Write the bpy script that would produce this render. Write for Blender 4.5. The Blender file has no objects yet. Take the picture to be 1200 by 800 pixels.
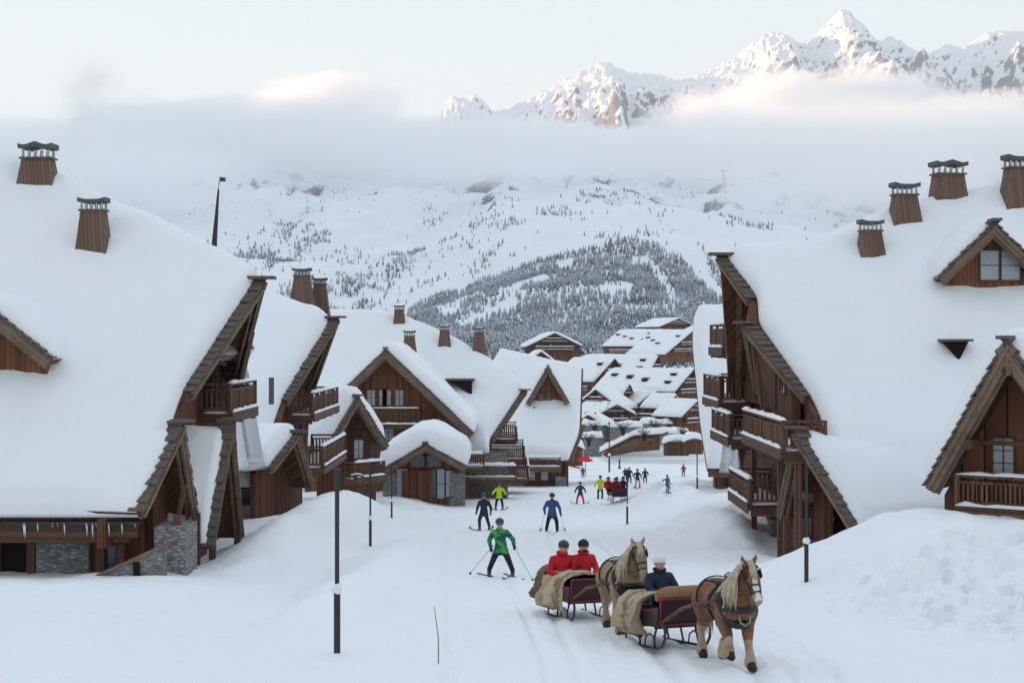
import bpy, math, random
import numpy as np
from mathutils import Vector, Matrix
random.seed(7); RNG = np.random.default_rng(7)
C = bpy.context.scene.collection
F = 1666.67                                   # focal length of a 50 mm lens in units of a 1200-wide frame
def P(px, py, Y):                             # a point Y metres ahead of the viewpoint
    return np.array([(px - 600.0) / F * Y, Y, (400.0 - py) / F * Y])
def V3(*a): return np.array(a, float)
def unit(v): v = np.asarray(v, float); return v / (np.linalg.norm(v) + 1e-12)
ORG = {}
# ------------------------------------------------------------------ noise
_perm = np.random.default_rng(3).permutation(512)
_perm = np.concatenate([_perm, _perm])
_grad = np.random.default_rng(4).normal(size=(512, 3)); _grad /= np.linalg.norm(_grad, axis=1)[:, None]
def pnoise(x, y, z=None):
    x = np.asarray(x, float); y = np.asarray(y, float)
    z = np.zeros_like(x) if z is None else np.asarray(z, float)
    xi, yi, zi = np.floor(x).astype(int), np.floor(y).astype(int), np.floor(z).astype(int)
    xf, yf, zf = x - xi, y - yi, z - zi
    u, v, w = [t * t * t * (t * (t * 6 - 15) + 10) for t in (xf, yf, zf)]
    def g(a, b, c):
        h = _perm[(_perm[(_perm[(xi + a) & 511] + yi + b) & 511] + zi + c) & 511]
        gr = _grad[h]
        return gr[..., 0] * (xf - a) + gr[..., 1] * (yf - b) + gr[..., 2] * (zf - c)
    def L(a, b, t): return a + (b - a) * t
    return L(L(L(g(0,0,0), g(1,0,0), u), L(g(0,1,0), g(1,1,0), u), v),
             L(L(g(0,0,1), g(1,0,1), u), L(g(0,1,1), g(1,1,1), u), v), w) * 1.6
def fbm(x, y, z=None, o=4, g=.5):
    s = 0; a = 1; f = 1
    for k in range(o):
        s = s + a * pnoise(x * f + 17.3 * k, y * f - 9.1 * k, None if z is None else z * f + 5.7 * k); a *= g; f *= 2.03
    return s
def ridged(x, y, o=5, g=.5):
    s = 0; a = 1; f = 1; w = 1
    for k in range(o):
        n = 1 - np.abs(pnoise(x * f + 31.7 * k, y * f + 11.9 * k)); n = n * n * w
        s = s + a * n; w = np.clip(n * 1.6, 0, 1); a *= g; f *= 2.1
    return s
def sm(e0, e1, x):
    t = np.clip((np.asarray(x, float) - e0) / (e1 - e0), 0, 1); return t * t * (3 - 2 * t)
# ------------------------------------------------------------------ mesh builder
class MB:
    def __init__(s): s.V = []; s.F = []; s.M = []
    def add(s, v, f, m=0):
        n = len(s.V); s.V += [tuple(map(float, q)) for q in v]; s.F += [tuple(i + n for i in q) for q in f]; s.M += [m] * len(f); return s
    def frame(s, o, a, b, c, m=0):            # box from corner o along three edge vectors
        o, a, b, c = [np.asarray(q, float) for q in (o, a, b, c)]
        v = [o, o+a, o+a+b, o+b, o+c, o+a+c, o+a+b+c, o+b+c]
        f = [(0,3,2,1),(4,5,6,7),(0,1,5,4),(1,2,6,5),(2,3,7,6),(3,0,4,7)]
        if np.dot(np.cross(a, b), c) < 0: f = [q[::-1] for q in f]
        return s.add(v, f, m)
    def box(s, c, sz, m=0):
        c = np.asarray(c, float); sz = np.asarray(sz, float)
        return s.frame(c - sz/2, (sz[0],0,0), (0,sz[1],0), (0,0,sz[2]), m)
    def bar(s, p0, p1, w, h, up=(0,0,1), m=0):  # beam of section w x h centred on p0-p1
        p0 = np.asarray(p0, float); p1 = np.asarray(p1, float); d = unit(p1 - p0)
        a = np.cross(d, up); a = np.array([1.,0,0]) if np.linalg.norm(a) < 1e-6 else unit(a); b = np.cross(a, d)
        return s.frame(p0 - a*w/2 - b*h/2, a*w, p1 - p0, b*h, m)
    def tube(s, pts, r, n=8, m=0, caps=True, sx=1.0):
        pts = [np.asarray(p, float) for p in pts]; r = [r]*len(pts) if np.isscalar(r) else list(r)
        base = len(s.V); prev = None; v = []
        for i, p in enumerate(pts):
            d = unit(pts[min(i+1, len(pts)-1)] - pts[max(i-1, 0)])
            if prev is None:
                a = np.cross(d, (0,0,1)); a = np.array([1.,0,0]) if np.linalg.norm(a) < 1e-3 else unit(a)
            else: a = unit(prev - d*np.dot(prev, d))
            prev = a; b = np.cross(d, a)
            for k in range(n):
                t = 2*math.pi*k/n; v.append(p + (a*math.cos(t)*sx + b*math.sin(t))*r[i])
        f = [(i*n+k, i*n+(k+1)%n, (i+1)*n+(k+1)%n, (i+1)*n+k) for i in range(len(pts)-1) for k in range(n)]
        if caps: f += [tuple(range(n))[::-1], tuple((len(pts)-1)*n + k for k in range(n))]
        return s.add(v, f, m)
    def prism(s, poly, off, m=0):
        poly = [np.asarray(p, float) for p in poly]; off = np.asarray(off, float); n = len(poly)
        v = poly + [p + off for p in poly]
        return s.add(v, [tuple(range(n))[::-1], tuple(range(n, 2*n))] + [(i, (i+1)%n, n+(i+1)%n, n+i) for i in range(n)], m)
    def ell(s, c, r, n=12, k=8, m=0, rot=None):
        c = np.asarray(c, float); v = []; f = []
        for i in range(k+1):
            t = math.pi*i/k
            for j in range(n):
                a = 2*math.pi*j/n; q = np.array([math.sin(t)*math.cos(a)*r[0], math.sin(t)*math.sin(a)*r[1], math.cos(t)*r[2]])
                v.append(c + (rot @ q if rot is not None else q))
        f = [(i*n+j, (i+1)*n+j, (i+1)*n+(j+1)%n, i*n+(j+1)%n) for i in range(k) for j in range(n)]
        return s.add(v, f, m)
    def build(s, name, mats, parent=None, smooth=False, loc=None):
        org = np.zeros(3)
        if parent is not None: org = ORG[parent.name]
        elif loc is not None: org = np.asarray(loc, float)
        me = bpy.data.meshes.new(name)
        v = np.array(s.V, float).reshape(-1, 3) - org
        me.from_pydata(v.tolist(), [], s.F)
        if not isinstance(mats, (list, tuple)): mats = [mats]
        for m in mats: me.materials.append(m)
        if len(mats) > 1: me.polygons.foreach_set('material_index', s.M)
        if smooth: me.polygons.foreach_set('use_smooth', [True]*len(me.polygons))
        me.validate(); me.update()
        o = bpy.data.objects.new(name, me); C.objects.link(o); ORG[o.name] = org
        if parent is not None: o.parent = parent
        else: o.location = org.tolist()
        return o
def tag(o, label=None, cat=None, group=None, kind=None):
    if label: o['label'] = label
    if cat: o['category'] = cat
    if group: o['group'] = group
    if kind: o['kind'] = kind
    return o
def empty(name, loc, label=None, cat=None, group=None):
    o = bpy.data.objects.new(name, None); C.objects.link(o); o.location = [float(q) for q in loc]; o.empty_display_size = .3
    ORG[o.name] = np.asarray(loc, float); return tag(o, label, cat, group)
def grid_mesh(name, X, Y, Z, mat, smooth=True):
    r, c = X.shape; v = np.stack([X, Y, Z], -1).reshape(-1, 3)
    i = np.arange(r*c).reshape(r, c)
    f = np.stack([i[:-1,:-1], i[:-1,1:], i[1:,1:], i[1:,:-1]], -1).reshape(-1, 4)
    me = bpy.data.meshes.new(name)
    me.vertices.add(len(v)); me.vertices.foreach_set('co', v.ravel())
    me.loops.add(f.size); me.loops.foreach_set('vertex_index', f.ravel().astype(np.int32))
    me.polygons.add(len(f)); me.polygons.foreach_set('loop_start', np.arange(0, f.size, 4, dtype=np.int32))
    if smooth: me.polygons.foreach_set('use_smooth', np.ones(len(f), bool))
    me.materials.append(mat); me.update(); me.validate()
    o = bpy.data.objects.new(name, me); C.objects.link(o); ORG[o.name] = np.zeros(3); return o
# ------------------------------------------------------------------ materials
class NT:
    def __init__(s, name):
        s.m = bpy.data.materials.new(name); s.m.use_nodes = True; s.t = s.m.node_tree; s.t.nodes.clear()
        s.out = s.n('ShaderNodeOutputMaterial')
    def n(s, typ, **k):
        d = s.t.nodes.new(typ)
        for a, b in k.items(): setattr(d, a, b)
        return d
    def l(s, a, b): s.t.links.new(a, b)
    def coord(s, scale=(1,1,1), kind='Object', rot=(0,0,0)):
        c = s.n('ShaderNodeTexCoord'); mp = s.n('ShaderNodeMapping'); mp.inputs['Scale'].default_value = scale; mp.inputs['Rotation'].default_value = rot
        s.l(c.outputs[kind], mp.inputs['Vector']); return mp.outputs['Vector']
    def noise(s, vec, scale=5, detail=4, rough=.55, dist=0):
        d = s.n('ShaderNodeTexNoise'); d.inputs['Scale'].default_value = scale; d.inputs['Detail'].default_value = detail
        d.inputs['Roughness'].default_value = rough; d.inputs['Distortion'].default_value = dist
        if vec is not None: s.l(vec, d.inputs['Vector'])
        return d.outputs['Fac']
    def ramp(s, fac, stops, interp='LINEAR'):
        d = s.n('ShaderNodeValToRGB'); cr = d.color_ramp; cr.interpolation = interp
        while len(cr.elements) < len(stops): cr.elements.new(.5)
        for e, (p, c) in zip(cr.elements, stops):
            e.position = p; e.color = (c, c, c, 1) if np.isscalar(c) else (*c, 1)
        s.l(fac, d.inputs['Fac']); return d.outputs['Color']
    def math(s, op, a, b=None, clamp=False):
        d = s.n('ShaderNodeMath', operation=op); d.use_clamp = clamp
        for i, q in enumerate((a, b)):
            if q is None: continue
            if np.isscalar(q): d.inputs[i].default_value = q
            else: s.l(q, d.inputs[i])
        return d.outputs[0]
    def mix(s, fac, a, b, mode='MIX'):
        d = s.n('ShaderNodeMix', data_type='RGBA', blend_type=mode)
        for sock, q in ((d.inputs[0], fac), (d.inputs[6], a), (d.inputs[7], b)):
            if hasattr(q, 'is_linked'): s.l(q, sock)
            elif np.isscalar(q): sock.default_value = q
            else: sock.default_value = (*q, 1)
        return d.outputs[2]
    def bump(s, h, strength=.3, dist=.05, prev=None):
        d = s.n('ShaderNodeBump'); d.inputs['Strength'].default_value = strength; d.inputs['Distance'].default_value = dist
        s.l(h, d.inputs['Height'])
        if prev is not None: s.l(prev, d.inputs['Normal'])
        return d.outputs['Normal']
    def bsdf(s, col, rough=.7, spec=.3, metal=0, normal=None, **k):
        d = s.n('ShaderNodeBsdfPrincipled')
        for sock, q in ((d.inputs['Base Color'], col), (d.inputs['Roughness'], rough), (d.inputs['Metallic'], metal), (d.inputs['Specular IOR Level'], spec)):
            if hasattr(q, 'is_linked'): s.l(q, sock)
            elif np.isscalar(q): sock.default_value = q
            else: sock.default_value = (*q, 1)
        if normal is not None: s.l(normal, d.inputs['Normal'])
        for a, b in k.items(): d.inputs[a].default_value = b
        s.l(d.outputs[0], s.out.inputs['Surface']); return d
def m_plain(name, col, rough=.7, spec=.3, metal=0, var=.25, scale=14, bump=.15):
    t = NT(name); v = t.coord(); n = t.noise(v, scale, 5, .6)
    c = t.mix(n, tuple(q*(1-var) for q in col), tuple(min(1, q*(1+var)) for q in col))
    t.bsdf(c, rough, spec, metal, t.bump(n, bump, .02)); return t.m
def m_snow(name, big=.25, fine=.5, bscale=.9):
    t = NT(name); v = t.coord(kind='Object')
    n1 = t.noise(v, bscale, 5, .55); n2 = t.noise(v, 22, 4, .65)
    c = t.mix(n1, (.84,.86,.885), (.90,.91,.92))
    nb = t.bump(n2, fine*.22, .02, t.bump(n1, big, .35))
    t.bsdf(c, .65, .25, 0, nb); return t.m
def m_wood(name, dark, light, plank=.16, axis='x', rough=.75):
    # vertical boards: stripes along the horizontal direction, grain along z
    t = NT(name); c = t.n('ShaderNodeTexCoord'); sp = t.n('ShaderNodeSeparateXYZ'); t.l(c.outputs['Object'], sp.inputs[0])
    h = t.math('ADD', sp.outputs[0], sp.outputs[1]) if axis == 'x' else sp.outputs[2]
    q = t.math('DIVIDE', h, plank); fl = t.math('FLOOR', q); fr = t.math('FRACT', q)
    gap = t.math('LESS_THAN', t.math('ABSOLUTE', t.math('SUBTRACT', fr, .5)), .45)
    wn = t.n('ShaderNodeTexWhiteNoise', noise_dimensions='1D'); t.l(fl, wn.inputs['W'])
    grain = t.noise(t.coord((9, 9, .8) if axis == 'x' else (.8, .8, 9)), 3, 5, .65)
    blot = t.noise(t.coord(), .9, 4, .6)
    f = t.math('ADD', t.math('MULTIPLY', wn.outputs['Value'], .45), t.math('ADD', t.math('MULTIPLY', grain, .45), t.math('MULTIPLY', blot, .35)))
    col = t.ramp(f, [(.25, dark), (.95, light)])
    col = t.mix(gap, tuple(q*.35 for q in dark), col)
    hgt = t.math('ADD', t.math('MULTIPLY', gap, .8), t.math('MULTIPLY', grain, .25))
    t.bsdf(col, rough, .25, 0, t.bump(hgt, .5, .015)); return t.m
def m_stone(name):
    t = NT(name); v = t.coord((1, 1, 1.9))
    vo = t.n('ShaderNodeTexVoronoi', feature='DISTANCE_TO_EDGE'); vo.inputs['Scale'].default_value = 5.2; t.l(v, vo.inputs['Vector'])
    vc = t.n('ShaderNodeTexVoronoi'); vc.inputs['Scale'].default_value = 5.2; t.l(v, vc.inputs['Vector'])
    bw = t.n('ShaderNodeRGBToBW'); t.l(vc.outputs['Color'], bw.inputs[0])
    n = t.noise(v, 16, 5, .65)
    col = t.ramp(t.math('ADD', t.math('MULTIPLY', bw.outputs[0], .65), t.math('MULTIPLY', n, .4)), [(.15, (.15,.15,.152)), (.5, (.28,.28,.275)), (.9, (.45,.44,.42))])
    col = t.mix(t.ramp(vo.outputs['Distance'], [(0, 0.), (.07, 1.)]), (.15,.15,.148), col)
    h = t.math('ADD', t.ramp(vo.outputs['Distance'], [(0, 0.), (.2, 1.)]), t.math('MULTIPLY', n, .35))
    t.bsdf(col, .9, .2, 0, t.bump(h, .8, .06)); return t.m
MAT = {}
MAT['snow'] = m_snow('snow', .42, 1.1)
MAT['snow_roof'] = m_snow('roof_snow', .32, .8, .55)
MAT['wood'] = m_wood('dark_larch_boards', (.055,.022,.013), (.20,.085,.048))
MAT['wood_red'] = m_wood('red_larch_boards', (.088,.031,.017), (.26,.11,.057))
MAT['wood_far'] = m_wood('weathered_boards', (.065,.031,.019), (.20,.095,.053), .5)
MAT['wood_orange'] = m_wood('orange_larch_boards', (.10,.04,.02), (.26,.115,.055), .5)
MAT['barge'] = m_wood('weathered_barge', (.10,.07,.052), (.30,.215,.16), .12, 'z')
def m_board(name, dark, light):
    t = NT(name); at = t.n('ShaderNodeAttribute'); at.attribute_name = 'grain'; mp = t.n('ShaderNodeMapping'); mp.inputs['Scale'].default_value = (.7, 14, 14); t.l(at.outputs['Vector'], mp.inputs[0])
    g = t.noise(mp.outputs[0], 2.2, 5, .65); b = t.noise(t.coord(), 1.6, 4, .6)
    f = t.math('ADD', t.math('MULTIPLY', g, .6), t.math('MULTIPLY', b, .5))
    t.bsdf(t.ramp(f, [(.32, dark), (.78, light)]), .8, .2, 0, t.bump(g, .45, .012)); return t.m
MAT['barge'] = m_board('weathered_barge', (.085,.058,.043), (.30,.215,.155))
MAT['beam'] = m_wood('brown_beam', (.06,.03,.02), (.19,.105,.068), .2, 'z')
MAT['rail'] = m_wood('rail_wood', (.06,.028,.018), (.20,.105,.066), .09)
MAT['shingle'] = m_plain('shingles', (.13,.105,.088), .85, .2, var=.5, scale=6, bump=.5)
MAT['stone'] = m_stone('rubble_stone')
MAT['chimney'] = m_wood('chimney_cladding', (.13,.08,.058), (.22,.14,.106), .13, 'x')
MAT['metal'] = m_plain('dark_metal', (.035,.038,.042), .5, .4, .3, .3, 10, .1)
MAT['cap'] = m_plain('lead_cap', (.095,.10,.105), .6, .3, .2, .3, 6, .2)
MAT['galv'] = m_plain('galvanised_peg', (.45,.46,.47), .5, .4, .4, .15)
MAT['dark'] = m_plain('painted_recess_shade', (.018,.013,.011), .9, .1)  # near-black colour standing in for the shade inside openings
MAT['glass'] = m_plain('curtained_glass', (.33,.37,.42), .12, .6, 0, .25, 2.2, .02)
MAT['glass_dark'] = m_plain('dark_glass', (.06,.07,.085), .08, .7, 0, .35, 1.5, .02)
MAT['frame'] = m_plain('window_frame', (.12,.05,.03), .7, .3)
# ------------------------------------------------------------------ terrain
_zy = np.array([-60, 0, 300, 345, 400, 460, 520, 650, 800, 1000.]); _zz = np.array([.5, -3.9, -25.5, -28.0, -27.0, -23.5, -18., -15., -14., -20.])
def zc(y):
    y = np.asarray(y, float); s = 0
    for o in (-12, -6, 0, 6, 12):
        s = s + np.interp(y + o, _zy, _zz)
    return s / 5
def street_mid(y): return np.interp(y, [-50, 0, 25, 60, 100, 130, 160, 220, 300, 400], [1.5, 1.5, 2, 1.0, 1.2, 6, 13.5, 22, 30, 36])
_cx = np.array([3, 5.5, 7.9, 9.2, 11.2, 13.4, 16, 26, 60.]); _cz = np.array([0, .05, .7, 1.4, 2.25, 1.8, 1.6, 1.7, 1.5])
def ground(x, y, detail=True):
    x = np.asarray(x, float); y = np.asarray(y, float); z = zc(y)
    # ploughed mound on the right
    cr = np.interp(x, _cx, _cz); cr = (cr + np.interp(x-.8, _cx, _cz) + np.interp(x+.8, _cx, _cz)) / 3
    toe = 29.5 + .35*np.sin(x*1.1) + 3.2*sm(9, 5, x)
    prof = sm(toe, toe + 7.2, y) * (1 - .8*sm(39.5, 44, y))
    z = z + cr*prof
    # bank in front of the right-hand chalet and lumps beyond
    e = street_mid(y) + 5.0
    z = z + 1.25*sm(e, e+3.2, x)*sm(50, 58, y)*(1-sm(118, 135, y))*(.75+.4*fbm(x*.25, y*.12, o=3)) - .55*sm(8.2, 9.8, x)*sm(46, 50, y)*(1-sm(56, 64, y))
    # left bank: berm by the porches and hollow path
    z = z + 1.55*np.exp(-((x+7.4)/1.7)**2)*sm(42, 47, y)*(1-sm(66, 76, y))
    z = z + .75*np.exp(-((x+10.5)/3.)**2 - ((y-60)/8.)**2)
    z = z - .65*np.exp(-((x+6.4)/1.8)**2 - ((y-37)/7.)**2)
    z = z + .62*np.exp(-((x+4.4-.05*(y-30))/1.4)**2)*sm(27, 34, y)*(1-sm(50, 62, y))
    z = z + .25*np.exp(-((x+11)/4.5)**2 - ((y-37.5)/2.2)**2)
    z = z + .55*sm(-3.5, -7.5, x)*sm(66, 76, y)*(1-sm(130, 160, y))
    z = z + 1.0*sm(e+4, e+9, x)*sm(130, 160, y) + 1.0*sm(street_mid(y)-7, street_mid(y)-11, x)*sm(140, 170, y)
    # broad undulation
    st = 1 - sm(4.0, 7.5, np.abs(x - street_mid(y)))
    z = z + (1-.75*st)*(.16*fbm(x*.22, y*.16, o=3) + .075*fbm(x*.9, y*.8, o=3) + .018*fbm(x*3.1, y*2.6, o=3))
    if detail:
        rough = np.clip(cr*sm(toe-1.2, toe+2, y)*(1-sm(toe+4.2, toe+6.8, y)), 0, 1.3)*sm(5.5, 8.5, x)
        rough = rough + .55*sm(e-1.2, e+1, x)*(1-sm(e+3.5, e+6, x))*sm(52, 60, y)*(1-sm(120, 130, y)) + .6*np.exp(-((x+6.2)/1.5)**2)*sm(43, 47, y)*(1-sm(66, 74, y))
        lump = .42*pnoise(x*.8, y*.8) + .36*np.sqrt(np.abs(pnoise(x*1.9+9, y*1.9))) + .20*np.sqrt(np.abs(pnoise(x*4.1, y*4.1+3))) + .09*pnoise(x*9, y*9) - .3
        z = z + rough*lump*.72
        # tracks of runners and skis along the street
        u = x - street_mid(y) - .25*np.sin(y*.09)
        tr = 0
        for c, w, d in ((-2.9,.10,.035),(-1.9,.08,.03),(-.7,.09,.03),(.9,.14,.05),(1.75,.14,.05),(2.7,.09,.03),(3.4,.07,.03)):
            cc = c + .35*np.sin(y*.05*(1+.2*c) + c*3)
            tr = tr - 2.1*d*np.exp(-((u-cc)/w)**2) + d*.8*np.exp(-((np.abs(u-cc)-2.2*w)/w)**2)
        z = z + st*.075*sm(.05, .35, fbm(x*.35, y*.12+5, o=2)+.15)*(.5-np.abs(pnoise(x*2.6, y*2.2)))*sm(3.2, 1.2, np.abs(u-.9)) + tr*st + st*.018*fbm(x*3., y*.8, o=3)
    return z
def gz(x, y): return float(ground(np.array([x]), np.array([y]))[0])
ys = [-45.]
while ys[-1] < 1000: ys.append(ys[-1] + (1.5 if ys[-1] < 12 else max(.16, .16 + (ys[-1]-30)*.0075) if ys[-1] < 150 else 1.1 + (ys[-1]-150)*.02))
ys = np.array(ys); t = np.linspace(-1, 1, 520); s = np.sign(t)*np.abs(t)**1.35
Yg = np.repeat(ys[:, None], len(s), 1); Xg = s[None, :]*(26 + .62*np.maximum(Yg, -20) + 40*sm(120, 0, Yg)*0)
g = grid_mesh('snow_ground', Xg, Yg, ground(Xg, Yg), MAT['snow']); tag(g, kind='structure')
# ---- mountain flank with rock showing where the slope is steep
def m_rock_snow(name, rock_amt, scale):
    t = NT(name); v = t.coord((1,1,1)); ge = t.n('ShaderNodeNewGeometry'); sp = t.n('ShaderNodeSeparateXYZ'); t.l(ge.outputs['Normal'], sp.inputs[0])
    n1 = t.noise(v, scale, 8, .68); n2 = t.noise(v, scale*5, 7, .7)
    f = t.math('ADD', t.math('MULTIPLY', sp.outputs[2], 1.0), t.math('MULTIPLY', t.math('SUBTRACT', n1, .5), .85))
    f = t.math('ADD', f, t.math('MULTIPLY', t.math('SUBTRACT', n2, .5), .6))
    k = t.ramp(f, [(rock_amt-.045, 0.), (rock_amt+.045, 1.)])
    rock = t.ramp(n2, [(.3, (.17,.175,.195)), (.7, (.34,.345,.37))])
    col = t.mix(k, rock, (.86,.875,.90))
    t.bsdf(col, .8, .2, 0, t.bump(n2, .5, 6)); return t.m
MAT['flank'] = m_rock_snow('flank_snow_rock', .635, .012)
MAT['peak'] = m_rock_snow('peak_snow_rock', .385, .0065)
_fy = np.array([600, 900, 1300, 1700, 2200, 2800, 3300, 3700, 4300.]); _fz = np.array([-24, -5, 9, 62, 152, 286, 415, 470, 430.])
def flank(x, y):
    z = (np.interp(y, _fy, _fz) + np.interp(y-110, _fy, _fz) + np.interp(y+110, _fy, _fz))/3
    k = sm(900, 1800, y)
    z = z + k*(34*np.exp(-((x-130)/230)**2)*sm(1300, 2100, y)*(1-.5*sm(2300, 2900, y)) - 22*np.exp(-((x+150)/120)**2))
    z = z + k*(38*fbm(x*.0022+3, y*.0016, o=4)) + k*sm(1900, 2700, y)*(46*(ridged(x*.0042, y*.0042, 5)-.8))
    z = z + 42*sm(-300, -1100, x)*k*(1-sm(2500, 3200, y)) - 60*sm(-250, -700, x)*sm(2800, 3500, y) + 36*sm(350, 1200, x)*k
    return z
fx = np.linspace(-2300, 2300, 460); fy = np.linspace(600, 4300, 370)
Xf, Yf = np.meshgrid(fx, fy); g = grid_mesh('mountain_flank', Xf, Yf, flank(Xf, Yf), MAT['flank']); tag(g, kind='structure')
# ---- high peaks
sky_px = np.array([-400,0,250,470,515,521,531,545,557,580,600,640,665,690,703,711,735,770,800,830,860,895,915,935,945,965,984,992,1005,1030,1045,1060,1085,1110,1130,1155,1200,1300,1500,1700.])
sky_py = np.array([300,290,260,200,150,121,114,117,111,133,127,107,93,82,76,74,86,89,96,86,67,43,37,52,54,33,13,13,24,50,42,53,66,54,60,39,37,44,30,60.])
PY = 6200.
cxs = (sky_px-600)/F*PY; czs = (400-sky_py)/F*PY
def peaks(x, y):
    wx = x + 55*fbm(x*.002, y*.002+7, o=3)*sm(20, 500, np.abs(y-PY))
    z0 = np.interp(wx, cxs, czs)
    dist = np.abs(y-PY)
    base = 250 + 0*x
    fall = dist*.72*(1 + .22*fbm(x*.0016, y*.0016, o=3))
    z = z0 - fall - 200*sm(0, 700, dist)*(1-np.clip((z0-700)/700, 0, 1))
    r = ridged(x*.0021 + .25*fbm(x*.003, y*.003, o=2), y*.0014, 6, .52) - .95
    z = z + r*150*sm(0, 420, dist) + 34*(ridged(x*.0075, y*.006, 4)-.8)*sm(0, 120, dist) + 13*(ridged(x*.02, y*.014, 4)-.8) + 7*fbm(x*.05, y*.04, o=3)
    return np.maximum(z, -50)
# spur to the left of the big summit, catching the sun
px_ = np.linspace(-1900, 3900, 1100); py_ = np.r_[np.linspace(4700, 5500, 70), np.linspace(5510, 6400, 240), np.linspace(6420, 7200, 50)]
Xp, Yp = np.meshgrid(px_, py_); g = grid_mesh('high_peaks', Xp, Yp, peaks(Xp, Yp), MAT['peak']); tag(g, kind='structure')
# ---- unseen ridge added out of frame to the left, to keep the village in shade
def shade_ridge_z(x, y):
    return 1000 + 60*fbm(y*.0012, x*.001, o=3) - np.abs(x+2900)*.78 + 40*(ridged(x*.002, y*.002, 4)-.8)
wx_ = np.linspace(-4200, -1650, 80); wy_ = np.linspace(-2500, 5700, 240)
Xw, Yw = np.meshgrid(wx_, wy_); Zw = shade_ridge_z(Xw, Yw)*sm(5700, 4900, Yw)*sm(-2500, -1500, Yw) - 60
g = grid_mesh('shade_ridge', Xw, Yw, Zw, MAT['flank']); tag(g, kind='structure')
# ---- forest: one mass of far conifers
def in_poly(px, py, poly):
    c = np.zeros(px.shape, bool); n = len(poly)
    for i in range(n):
        x0, y0 = poly[i]; x1, y1 = poly[i-1]
        c ^= ((y0 > py) != (y1 > py)) & (px < (x1-x0)*(py-y0)/(y1-y0+1e-9)+x0)
    return c
WOOD = [(505,352),(560,332),(620,306),(655,298),(690,292),(715,283),(740,280),(765,285),(795,300),(812,318),(835,345),(870,372),(900,440),(430,440),(455,396),(480,368)]
WOOD2 = [(268,300),(300,268),(352,258),(395,276),(362,300),(335,318),(300,322)]
WOOD3 = [(325,342),(375,318),(425,322),(452,300),(500,292),(482,318),(455,345),(430,366),(400,372),(330,380)]
WOOD4 = [(826,292),(842,312),(860,345),(848,342),(828,312)]
HOLES = [[(505,362),(560,342),(572,348),(520,372)],[(530,378),(590,352),(625,346),(600,362),(548,392)],[(703,335),(740,331),(745,342),(708,350)],[(765,305),(785,330),(800,358),(786,352),(766,322)],[(648,306),(670,300),(674,318),(660,322)],[(560,352),(640,322),(648,330),(585,352)]]
def proj(x, y, z): return 600 + x/y*F, 400 - z/y*F
N = 230000
ty = RNG.uniform(680, 3050, N); tx = RNG.uniform(-.62, .62, N)*ty*.75
tz = flank(tx, ty); qx, qy = proj(tx, ty, tz)
wob = 7*fbm(tx*.012, ty*.012, o=3)
dens = np.zeros(N)
wx2, wy2 = qx + wob, qy + wob*.7
inw = in_poly(wx2, wy2, WOOD)
dens[inw] = .95
for h in HOLES: dens[in_poly(wx2, wy2, h)] = .03
cp = np.clip(.32 + 1.5*fbm(tx*.03, ty*.012, o=3), .03, .8); dens = np.where(in_poly(wx2, wy2, WOOD2), cp*.8, dens); dens = np.where(in_poly(wx2, wy2, WOOD3), cp, dens); dens[in_poly(wx2, wy2, WOOD4)] = .5
cl = fbm(tx*.011+40, ty*.006, o=4)
near = (qy > 222) & (dens == 0)
dens = np.where(near, np.clip((cl-.16)*.6, 0, .16)*np.exp(-((qx-690)/260)**2)*1.3 + .004, dens)
dens = dens*np.where(inw, np.clip(.80+1.3*(fbm(tx*.016+9, ty*.012, o=3)+.30), .12, 1), 1)
# fewer per unit ground near the foot, where the ground lies flat
dens = dens*np.interp(ty, [680, 1300, 1700, 2600], [.30, .62, 1.0, 1.0])
keep = RNG.uniform(size=N) < dens
tx, ty, tz = tx[keep], ty[keep], tz[keep]; M_ = len(tx)
hh = RNG.uniform(4.5, 9.5, M_)*np.interp(ty, [900, 2200, 3000], [1.0, .95, .75]); rr = hh*RNG.uniform(.15, .22, M_)
ns = 5; verts = []; faces = []
tiers = ((.04,1.0,.52),(.30,.74,.80),(.58,.46,1.0))
ang = np.arange(ns)*2*math.pi/ns; ph = RNG.uniform(0, 6.28, M_)
Vt = np.zeros((M_, len(tiers)*(ns+1), 3))
for k, (b, w, tp) in enumerate(tiers):
    for j in range(ns):
        a = ang[j] + ph + k*.6; jit = RNG.uniform(.75, 1.2, M_)
        Vt[:, k*(ns+1)+j, 0] = tx + np.cos(a)*rr*w*jit; Vt[:, k*(ns+1)+j, 1] = ty + np.sin(a)*rr*w*jit; Vt[:, k*(ns+1)+j, 2] = tz - .4 + hh*b*RNG.uniform(.7, 1.2, M_)
    Vt[:, k*(ns+1)+ns, 0] = tx; Vt[:, k*(ns+1)+ns, 1] = ty; Vt[:, k*(ns+1)+ns, 2] = tz - .4 + hh*tp
lf = np.array([(k*(ns+1)+j, k*(ns+1)+(j+1) % ns, k*(ns+1)+ns) for k in range(len(tiers)) for j in range(ns)])
fa = (lf[None] + (np.arange(M_)*len(tiers)*(ns+1))[:, None, None]).reshape(-1, 3)
me = bpy.data.meshes.new('forest'); vv = Vt.reshape(-1, 3)
me.vertices.add(len(vv)); me.vertices.foreach_set('co', vv.ravel()); me.loops.add(fa.size); me.loops.foreach_set('vertex_index', fa.ravel().astype(np.int32))
me.polygons.add(len(fa)); me.polygons.foreach_set('loop_start', np.arange(0, fa.size, 3, dtype=np.int32))
t = NT('frosted_conifers'); v = t.coord(); ge = t.n('ShaderNodeNewGeometry'); sp = t.n('ShaderNodeSeparateXYZ'); t.l(ge.outputs['Normal'], sp.inputs[0])
n = t.noise(v, .28, 5, .75); n0 = t.noise(v, .02, 3, .5)
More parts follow.
